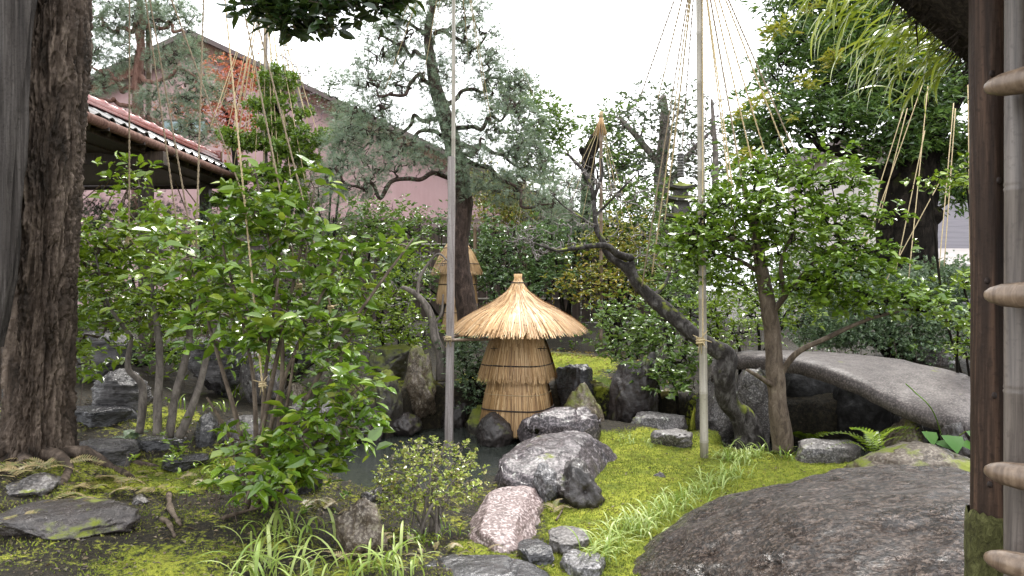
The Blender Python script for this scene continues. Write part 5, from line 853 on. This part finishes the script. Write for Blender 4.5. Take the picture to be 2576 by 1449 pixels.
bush('right_fence_plant', 'bright leafy sprays beside the log post on the right', 'shrub', [(2420, 700, 7.5, 40, 25, .25), (2410, 800, 7.4, 45, 30, .25), (2430, 440, 7.6, 40, 25, .25), (2340, 455, 7.6, 70, 12, .2), (2430, 880, 7.4, 30, 25, .2)], 80, 8, .08, 'l_gloss_y', 'leaf', .06, base=ground_at(4.55, 7.6), r0=.015)
plant('thin_tree', 'thin-crowned tree with purplish leaves behind the mast on the right', 'tree', A(1680, 640, 18), [(S((1680, 640, 18), (1662, 450, 18), (1672, 330, 18), (1668, 240, 18)), [.17, .16, .13, .07]), (S((1665, 420, 18), (1590, 330, 18), (1560, 300, 18)), [.1, .07, .04]), (S((1670, 480, 18), (1740, 380, 18), (1790, 330, 18)), [.08, .06, .03])], [(1560, 330, 18, 80, 60, .9), (1650, 270, 18, 80, 60, .9), (1720, 320, 18, 70, 80, .9), (1600, 430, 18, 80, 60, .9), (1790, 380, 18, 60, 80, .9), (1700, 450, 17.6, 80, 60, .8), (1530, 400, 18, 50, 60, .7)], 330, 13, .14, 'l_farleaf', 'bark_grey', 'd', .14, .008, .22, .6, shell=.1)
plant('bare_tree', 'leafless purplish tree fanning out beside the top of the mast', 'tree', A(1790, 640, 17), [(S((1790, 640, 17), (1800, 420, 17), (1790, 250, 17)), [.1, .07, .03])], [(1800, 250, 17, 60, 120, .7), (1750, 350, 17, 60, 100, .7), (1840, 330, 17, 50, 100, .6)], 170, 0, 0, None, 'bark_grey', 'd', .1, .004, twig='twig_purple', shell=.1, pw=.4)
plant('bare_tree', 'leafless purplish tree in front of the mauve roof slope', 'tree', A(760, 560, 19), [(S((760, 560, 19), (755, 350, 19), (750, 200, 19)), [.12, .08, .04])], [(740, 160, 19, 60, 60, .8), (790, 210, 19, 60, 60, .8), (700, 150, 19, 50, 50, .7), (820, 260, 19, 50, 50, .7), (770, 300, 19, 60, 60, .6)], 220, 2, .1, 'l_farleaf', 'bark_grey', 'd', .1, .004, .1, twig='twig_purple', shell=.1, pw=.4)
plant('red_maple', 'sparse red-leaved maple against the mauve wall', 'tree', A(585, 560, 20), [(S((600, 560, 20), (590, 380, 20), (560, 250, 20)), [.1, .07, .03])], [(555, 185, 20, 50, 50, .7), (590, 240, 20, 55, 50, .7), (530, 270, 20, 50, 40, .7), (480, 270, 20, 40, 25, .6), (600, 310, 20, 50, 50, .6), (460, 290, 20, 35, 20, .5), (625, 180, 20, 35, 40, .5), (570, 350, 20, 40, 40, .5)], 260, 14, .1, 'l_maple', 'bark_dark', 'dw', .12, .005, .16, .3, shell=.1)
bush('evergreen_tree', 'olive-green tree showing behind the right side of the pine', 'tree', [(1350, 290, 16, 60, 50, .7), (1395, 320, 16, 40, 50, .6), (1330, 360, 16, 60, 50, .6), (1280, 250, 16.4, 50, 50, .6), (1370, 420, 15.8, 50, 40, .6)], 200, 13, .14, 'l_mid', rc=.17)
bush('evergreen_tree', 'light green tree behind the pine trunk above the dark shrub', 'tree', [(1240, 520, 14.6, 60, 40, .6), (1300, 540, 14.6, 50, 30, .5), (1215, 470, 14.8, 40, 50, .5), (1280, 480, 15, 60, 40, .5)], 150, 12, .09, 'l_yel', 'sprigs', .14, whorl=0)
bush('grey_pine', 'grey-green low pine between the tall pine and the thin mast', 'tree', [(1420, 500, 14.5, 60, 50, .6), (1460, 560, 14, 50, 40, .5), (1380, 540, 14.2, 60, 40, .5), (1430, 450, 14.8, 40, 30, .5)], 160, 8, .14, 'l_greyg', 'needle', .14, whorl=0)
bush('round_shrub', 'dull green shrub below the stone pagoda', 'shrub', [(1690, 600, 12.6, 60, 50, .5), (1660, 690, 11.5, 60, 50, .5), (1740, 680, 11.5, 50, 60, .5), (1700, 740, 11, 70, 40, .5)], 200, 12, .085, 'l_mid', rc=.12)
bush('far_tree', 'leafy tree just left of the thin-crowned tree', 'tree', [(1480, 330, 17, 40, 40, .5), (1520, 300, 17, 40, 40, .5), (1545, 380, 17, 50, 50, .5), (1590, 490, 16.5, 60, 50, .6), (1640, 520, 16, 60, 40, .6)], 150, 12, .13, 'l_mid', rc=.17)
TRs = [(S((1476, 560, 15), (1480, 440, 15), (1482, 390, 15), (1500, 350, 15), (1515, 325, 15)), [.14, .135, .13, .12, .09]), (S((1480, 400, 15), (1466, 385, 15), (1462, 372, 15)), [.07, .06, .05])]
m = MB(); o = thing('pollarded_trunk', 'stout mossy cut-off trunk beside the straw-crowned mast', 'tree', A(1476, 560, 15))
for P, r_ in TRs: Q, rr_ = smoothpath(P, 24, r_); m.tube(Q, rr_ * (1 + .15 * fbm(Q * 4, 3)), 12)
m.build('trunk', MT['bark_dark'], o)
bush('backdrop_shrub', 'dull green shrub in front of the fence right of the yellow shrub', 'shrub', [(1480, 600, 15.2, 90, 70, .7), (1400, 640, 15, 80, 60, .6), (1570, 540, 15.6, 80, 60, .7), (1650, 580, 15.4, 80, 70, .7), (1640, 660, 14.6, 90, 50, .6)], 330, 13, .12, 'l_mid', rc=.17)
bush('backdrop_shrub', 'tall dark shrub screening the grey house behind the right tree', 'shrub', [(1880, 560, 15, 90, 70, .7), (1990, 600, 14.6, 90, 70, .7), (2100, 620, 14.2, 90, 60, .7), (1820, 640, 14.4, 80, 60, .6), (1960, 680, 13.6, 110, 50, .6), (2130, 690, 13.4, 90, 40, .5), (1800, 520, 15.4, 60, 60, .6)], 400, 13, .12, 'l_mid', rc=.17)
bush('backdrop_shrub', 'leafy shrub behind the tall straw wrap and pine trunk', 'shrub', [(1240, 690, 14.2, 60, 60, .6), (1110, 560, 15.6, 40, 40, .5), (1200, 640, 15, 50, 50, .5), (1060, 700, 13.4, 50, 40, .5), (1010, 680, 13, 60, 50, .5)], 190, 13, .11, 'l_dark', rc=.15)
bush('backdrop_shrub', 'low shrub at the back left below the walkway roof', 'shrub', [(220, 660, 9.6, 70, 60, .5), (300, 760, 9.2, 90, 60, .5), (430, 860, 8.8, 90, 40, .5), (250, 850, 8.8, 80, 40, .4), (520, 650, 10, 90, 60, .6)], 260, 12, .085, 'l_mid', rc=.13)
# clipped evergreen hedge closing the garden
x = rng.uniform(-14, 14, 5200); zz = rng.uniform(0, 1, 5200); hgt = 1.35 + .35 * fbm(np.stack([x * .5, 0 * x, 0 * x], 1), 3); P = np.stack([x, 17.7 + rng.normal(0, .35, 5200) + .5 * np.sin(x), .9 + zz * hgt], 1)
pos, M3 = leaf_xf(P, P - [0, 1, 0], 6, .16, .13); ok = (pos[:, 1] > 17.2); m = MB(); m.scatter(TPL['d'], pos[ok], M3[ok]); m.build('hedge', MT['l_dark'], smooth=False, label='dark leafy hedge closing off the back of the garden', cat='hedge', kind='stuff')
# ------------------------------------------------------------------ stone pagoda
pc = A(1712, 0, 14.8); pg = thing('stone_pagoda', 'weathered stone pagoda with ringed finial behind the bamboo mast', 'pagoda', [pc[0], pc[1], 1.])
s_ = 14.8 / F
def sqroof(z, w_, h_):
    m = MB(); k = 9; t = np.linspace(-1, 1, k); a, b = np.meshgrid(t, t); e = np.maximum(np.abs(a), np.abs(b)); cor = (np.abs(a) * np.abs(b)) ** 2
    top = np.stack([pc[0] + a * w_, pc[1] + b * w_, z + h_ * (1 - e ** .8) + .05 * cor], 2); bot = np.stack([pc[0] + a * w_, pc[1] + b * w_, z - .05 + .05 * cor + 0 * a], 2); m.grid(top); m.grid(bot[::-1])
    for ed in (np.s_[0, :], np.s_[-1, :], np.s_[:, 0], np.s_[:, -1]): m.grid(np.array([top[ed], bot[ed]]))
    return m
zv = lambda v: H - (v - 724.5) * s_
rr = []; zz = []
for k in range(9): rr += [.052, .066, .066, .052]; zz += [zv(446) + k * .052 + d for d in (0, .008, .036, .046)]
m = MB(); m.tube(np.stack([pc[0] + 0 * np.array(zz), pc[1] + 0 * np.array(zz), zz], 1), rr, 12); m.build('finial', MT['r_grey'], pg)
for k, (v, w_) in enumerate(((472, .25), (502, .3), (546, .35), (592, .4))):
    sqroof(zv(v), w_, .13).build('roof', MT['r_moss'], pg, False)
    m = MB(); m.box((pc[0], pc[1], zv(v) - .17), (w_ * .5, w_ * .5, .13), bev=.01); m.build('storey', MT['r_grey'], pg, False)
m = MB(); m.box((pc[0], pc[1], 1.5), (.3, .3, .75), bev=.02); m.build('base', MT['r_grey'], pg, False)
# ------------------------------------------------------------------ liriope tufts: every blade a part
def blade_mesh(seed, w_=.012, bend=1.):
    g = np.random.default_rng(seed); t = np.linspace(0, 1, 8); a = t * bend * g.uniform(.9, 1.5); y = np.cumsum(np.sin(a)) / 8; z = np.cumsum(np.cos(a)) / 8; hw = w_ * np.array([.6, .9, 1, 1, .95, .8, .5, .05]) / .3
    Gd = np.stack([np.stack([-hw, y, z + hw * .3], 1), np.stack([0 * t, y, z], 1), np.stack([hw, y, z + hw * .3], 1)], 1); return MB().grid(Gd).data()
BL = []
for k in range(5):
    me = to_mesh('blade', *blade_mesh(k, .006 + .0008 * k, 1.2 + .25 * k), True); BL.append(me)
def set_mat(me, m): me.materials.append(m); return me
BLm = {mt: [set_mat(x.copy(), MT[mt]) for x in BL] for mt in ('l_lirio', 'l_gloss_y')}
def grass(pts, n, hgt, label, mt='l_lirio', spread=.07, group='grass-like tufts'):
    pts = [np.asarray(p) for p in pts]; o = thing('grass_tuft', label, 'grass tuft', pts[0], group)
    for k in range(n):
        p = pts[k % len(pts)] + rng.normal(size=3) * [spread, spread, 0]; p[2] = gz([p[0]], [p[1]])[0] - .01; s = hgt * rng.uniform(.65, 1.25)
        ob = bpy.data.objects.new('blade', BLm[mt][rng.integers(5)]); COL.objects.link(ob); ob.matrix_basis = Matrix.Translation(p.tolist()) @ Matrix.Rotation(rng.uniform(0, 6.28), 4, 'Z') @ Matrix.Rotation(rng.normal(.0, .2), 4, 'X') @ Matrix.Diagonal((s * rng.uniform(.8, 1.15), s, s, 1)); child(ob, o)
grass([G(650, 1420), G(700, 1380), G(760, 1370)], 46, .3, 'pale arching grass tuft at the bottom left of centre')
grass([G(610, 1480), G(760, 1470), G(860, 1470), G(700, 1490)], 50, .3, 'pale grass tuft cut by the bottom edge below the mossy rock')
grass([G(990, 1430), G(1030, 1445), G(950, 1460)], 40, .26, 'pale grass tuft beside the black slate slab')
grass([G(1085, 1365), G(1140, 1350), G(1030, 1360)], 40, .15, 'dark short grass tuft at the foot of the azalea', 'l_gloss_y')
grass([G(1500, 1420), G(1540, 1385), G(1580, 1350)], 130, .21, 'pale grass clump between the stepping stone and the huge boulder')
grass([G(1610, 1335), G(1660, 1305), G(1710, 1280)], 150, .2, 'pale grass clump along the left shoulder of the huge boulder')
grass([G(1760, 1250), G(1800, 1225), G(1840, 1205)], 130, .2, 'pale grass clump at the top edge of the huge boulder')
grass([G(1830, 1160), G(1860, 1165), G(1890, 1150)], 110, .21, 'green grass tuft between the mast and the evergreen trunk')
grass([G(1580, 1115), G(1640, 1118)], 70, .12, 'low grass tuft at the back edge of the moss lawn')
grass([G(1965, 1150), G(1985, 1160)], 26, .16, 'small grass tuft under the evergreen trunk', 'l_gloss_y')
grass([G(430, 1180), G(520, 1200)], 24, .16, 'thin grass tuft on the left mossy ground', 'l_gloss_y')
grass([G(480, 1040), G(560, 1040), G(600, 1000)], 40, .25, 'leafy grass behind the grey stems', 'l_gloss_y')
# ------------------------------------------------------------------ ferns
def frond_mesh(n=16, droop=.5, wd=.22, taper=1., seed=0, ln=1., pw=.05):
    g = np.random.default_rng(seed); V = []; T = []; b = 0; t = np.linspace(0, 1, n + 1); yy = t * ln; zz = -droop * t ** 2 + .12 * np.sin(t * 3.14)
    for k in range(n):
        L = wd * (math.sin(min(1., (t[k] + .12) * 2.2) * 1.57) * (1 - t[k] ** 2 * taper) + .05)
        for sx in (-1, 1):
            p = np.array([0, yy[k], zz[k]]); d = unit(np.array([[sx, .35 + .5 * t[k], -.12]]))[0] * L; w2 = np.array([0, pw, 0]); V += [p - w2 * .6, p + d * .5 - w2, p + d, p + d * .5 + w2, p + w2 * .6]; T += [[b, b + 1, b + 3], [b + 1, b + 2, b + 3], [b, b + 3, b + 4]]; b += 5
    for k in range(n): a, e = np.array([0, yy[k], zz[k]]), np.array([0, yy[k + 1], zz[k + 1]]); V += [a + [-.006, 0, .004], a + [.006, 0, .004], e]; T.append([b, b + 1, b + 2]); b += 3
    return np.array(V), np.array(T)
def fern(name, label, cat, base, dirs, length, mt, tplk, group=None, jit=.05):
    o = thing(name, label, cat, base, group); me = set_mat(to_mesh('frond', *tplk, False), MT[mt])
    for p, d, L in dirs:
        ob = bpy.data.objects.new('frond', me); COL.objects.link(ob); d = np.asarray(d, float); M_ = frames(d[None], unit(np.array([[0, 0, 1.]]) + rng.normal(size=(1, 3)) * .25))[0] * L; ob.matrix_basis = Matrix.Translation(np.asarray(p).tolist()) @ Matrix(M_.tolist()).to_4x4(); child(ob, o)
    return o
# hanging fern on the verge of the thatched roof
def strap_mesh(seed):
    t = np.linspace(0, 1, 12); y = t - .12 * t ** 2; z = .1 * np.sin(t * 2.5) - .55 * t ** 2.2; hw = .04 * np.sin(np.clip(t * 1.06 + .04, 0, 1) * np.pi) ** .55 + .001
    return MB().grid(np.stack([np.stack([-hw, y, z + hw * .35], 1), np.stack([0 * t, y, z], 1), np.stack([hw, y, z + hw * .35], 1)], 1)).data()
fl = []
for k in range(190):
    t = rng.uniform(0, 1) ** 1.7; p = (r0 + nn * rng.uniform(.02, .24)) * (1 - t) + (A(2130, -130, 2.6) + nn * .1) * t; p = p + [rng.normal(0, .03), rng.uniform(.1, .5), rng.normal(0, .04)]
    fl.append((p, unit(np.array([[-.8 + rng.normal(0, .2), .1 + rng.normal(0, .3), -.25 + rng.normal(0, .3)]]))[0], rng.uniform(.14, .29)))
fern('hanging_fern', 'yellow-green strap-leaved fern fronds drooping from the thatched roof edge', 'fern', r0 + [0, .2, .1], fl, 1, 'l_fern', strap_mesh(1))
FS = frond_mesh(14, .45, .24, .9, 2, 1., .035)
def ground_fern(u, v, n, L, label, mt='l_gloss_y', el=.6, name='fern', tp=None, spread=.03, at=None):
    b_ = G(u, v) if at is None else at; fl = []
    for k in range(n):
        a = k * 2.4 + rng.uniform(0, .6); fl.append((b_ + rng.normal(size=3) * [spread, spread, 0] + [0, 0, .02], [math.cos(a), math.sin(a), el * rng.uniform(.6, 1.3)], L * rng.uniform(.7, 1.1)))
    return fern(name, label, 'fern', b_, fl, L, mt, tp or FS, 'ferns')
ground_fern(2030, 1118, 8, .36, 'small fern right of the evergreen trunk')
ground_fern(2195, 1150, 7, .5, 'pale green fern arching over the flat rock by the stream', at=A(2200, 1140, 6.7), el=.8)
ground_fern(1665, 1060, 10, .3, 'yellowish fern at the back of the moss lawn', 'l_dryfern')
ground_fern(1480, 1010, 8, .3, 'brownish fern on the mossy brown rock', 'l_dryfern')
ground_fern(1550, 1030, 9, .38, 'green fern beside the mossy brown rock')
ground_fern(1400, 1290, 6, .14, 'tiny dry fern between the black rock and pink slab', 'l_dryfern')
ground_fern(820, 1290, 16, .2, 'rusty dry fern over the brown mossy rock', 'l_dryfern', .4, spread=.1)
ground_fern(930, 1400, 12, .16, 'dry fern at the foot of the brown mossy rock', 'l_dryfern', .3, spread=.1)
ground_fern(1150, 1390, 12, .13, 'dry fern along the lower edge of the pink slab', 'l_dryfern', .3, spread=.12)
ground_fern(1085, 985, 8, .25, 'pale fern growing from the pond wall', 'l_dryfern')
ground_fern(90, 1190, 26, .26, 'brown dry fronds heaped at the foot of the big trunk', 'l_dryfern', .15, spread=.16)
ground_fern(230, 1230, 26, .2, 'brown dry fronds on the ground right of the big trunk', 'l_dryfern', .1, spread=.2)
ground_fern(60, 1290, 20, .2, 'dry fronds along the long dark rock at bottom left', 'l_dryfern', .1, spread=.2)
ground_fern(390, 1230, 20, .15, 'straw-coloured fronds lying on the left moss patch', 'l_dryfern', .06, spread=.25)
ground_fern(330, 1120, 9, .2, 'low silvery plant at the base of the grey stems', 'l_greyg', .8)
# ------------------------------------------------------------------ broad-leaved plant by the post
bb = G(2380, 1150); bp = thing('broad_leaf_plant', 'low plant with large round leaves and a thin flower stalk by the bridge end', 'plant', bb)
TPL['round'] = leaf8(.85, .08, .3)
for (u, v, Y, L) in ((2330, 1085, 6.0, .17), (2385, 1095, 5.9, .2), (2430, 1085, 5.95, .2), (2350, 1110, 5.9, .15), (2410, 1118, 5.85, .16)):
    p = A(u, v, Y); leaf_objs(np.array([p]), frames(np.array([[rng.normal(0, .6), -.6, -.15]]), np.array([[0, -.35, 1.]])) * L, 'round', MT['l_broad'], bp); m = MB(); m.tube([bb, (bb + p) / 2 + [0, 0, .05], p], [.006, .005, .004], 5); m.build('stalk', MT['l_gloss'], bp)
m = MB(); m.tube(smoothpath(np.array([bb, A(2350, 1040, 5.9), A(2300, 985, 5.9), A(2278, 965, 5.9)]), 16), .005, 5); m.build('flower_stalk', MT['l_gloss'], bp)
# fallen sticks and roots on the left moss
for k, (pts, r_, lab) in enumerate((([(425, 1255), (428, 1290), (445, 1320), (455, 1335)], .022, 'dark forked root standing out of the moss bottom left'), ([(405, 1315), (425, 1330), (440, 1365)], .018, 'short grey stick lying beside the dark root'), ([(560, 1320), (610, 1300), (650, 1290)], .014, 'thin stick at the foot of the front shrub'), ([(1400, 1320), (1412, 1300), (1420, 1275)], .008, 'dark twig on the moss below the black rock'))):
    P = np.array([G(*p) + [0, 0, .025] for p in pts]); m = MB(); Q = smoothpath(P, 14); m.tube(Q, r_ * (1 - .5 * np.linspace(0, 1, 14)) * (1 + .2 * rng.normal(size=14)), 7); m.build('fallen_stick', MT['bark_brown'], base=P[0], label=lab, cat='stick')

# ------------------------------------------------------------------ ground-cover plants filling the beds
def cover(label, pts, n, size, mt, hgt=.18, name='ground_cover_plant', tpl='leaf'):
    P = np.array([G(*p) for p in pts]); o = thing(name, label, 'plant', P[0], 'low plants in the beds'); k = rng.integers(len(P), size=n); T = P[k] + rng.normal(size=(n, 3)) * [.22, .22, 0]; T[:, 2] = gz(T[:, 0], T[:, 1]); T = T[T[:, 2] > -.1]; top = T + np.abs(rng.normal(size=T.shape)) * [0, 0, hgt] + rng.normal(size=T.shape) * [.05, .05, 0] + [0, 0, .04]
    m = MB()
    for a, e in zip(T[::2], top[::2]): m.tube([a, (a + e) / 2 + rng.normal(size=3) * .015, e], .003, 4, False)
    m.build('stems', MT['twig'], o, kind='stuff'); pos, M3 = leaf_xf(top, T, 6, .03, size, .8, .4); m = MB(); m.scatter(TPL[tpl], pos, M3); m.build('foliage', MT[mt], o, False, kind='stuff')
cover('low leafy plants between the layered slate rock and the trunk', [(200, 1000), (190, 930), (250, 900), (330, 900)], 60, .08, 'l_mid', .3)
cover('low plants among the rocks behind the grey stems', [(420, 960), (520, 940), (600, 930), (480, 900)], 90, .08, 'l_gloss_y', .25)
cover('small leafy plants along the left shore of the pond', [(700, 1000), (760, 990), (840, 980), (660, 960), (800, 940)], 90, .075, 'l_mid', .25)
cover('low plants on the bank left of the bare tree', [(900, 900), (960, 880), (1040, 870), (900, 850)], 90, .075, 'l_gloss_y', .2)
cover('small plants on the pond bank right of the straw cover', [(1430, 880), (1500, 890), (1540, 860), (1480, 840)], 60, .07, 'l_mid', .15)
cover('leafy plants on the slope under the right tree', [(1780, 920), (1840, 880), (1780, 860), (1740, 900)], 80, .075, 'l_mid', .25)
cover('small sprouts at the foot of the front shrub', [(600, 1270), (680, 1280), (740, 1260), (560, 1250)], 50, .05, 'l_gloss', .1)
cover('sprouting leaves on the bare soil beside the left moss', [(480, 1180), (540, 1220), (460, 1140)], 30, .05, 'l_gloss_y', .1)
cover('low plants beneath the yew beyond the bridge', [(2050, 905), (2180, 905), (2300, 910), (2400, 930), (2130, 895)], 110, .075, 'l_mid', .22)
cover('leafy plants on the bank between yellow shrub and bridge', [(1640, 850), (1700, 830), (1760, 820), (1850, 850)], 110, .08, 'l_mid', .4)
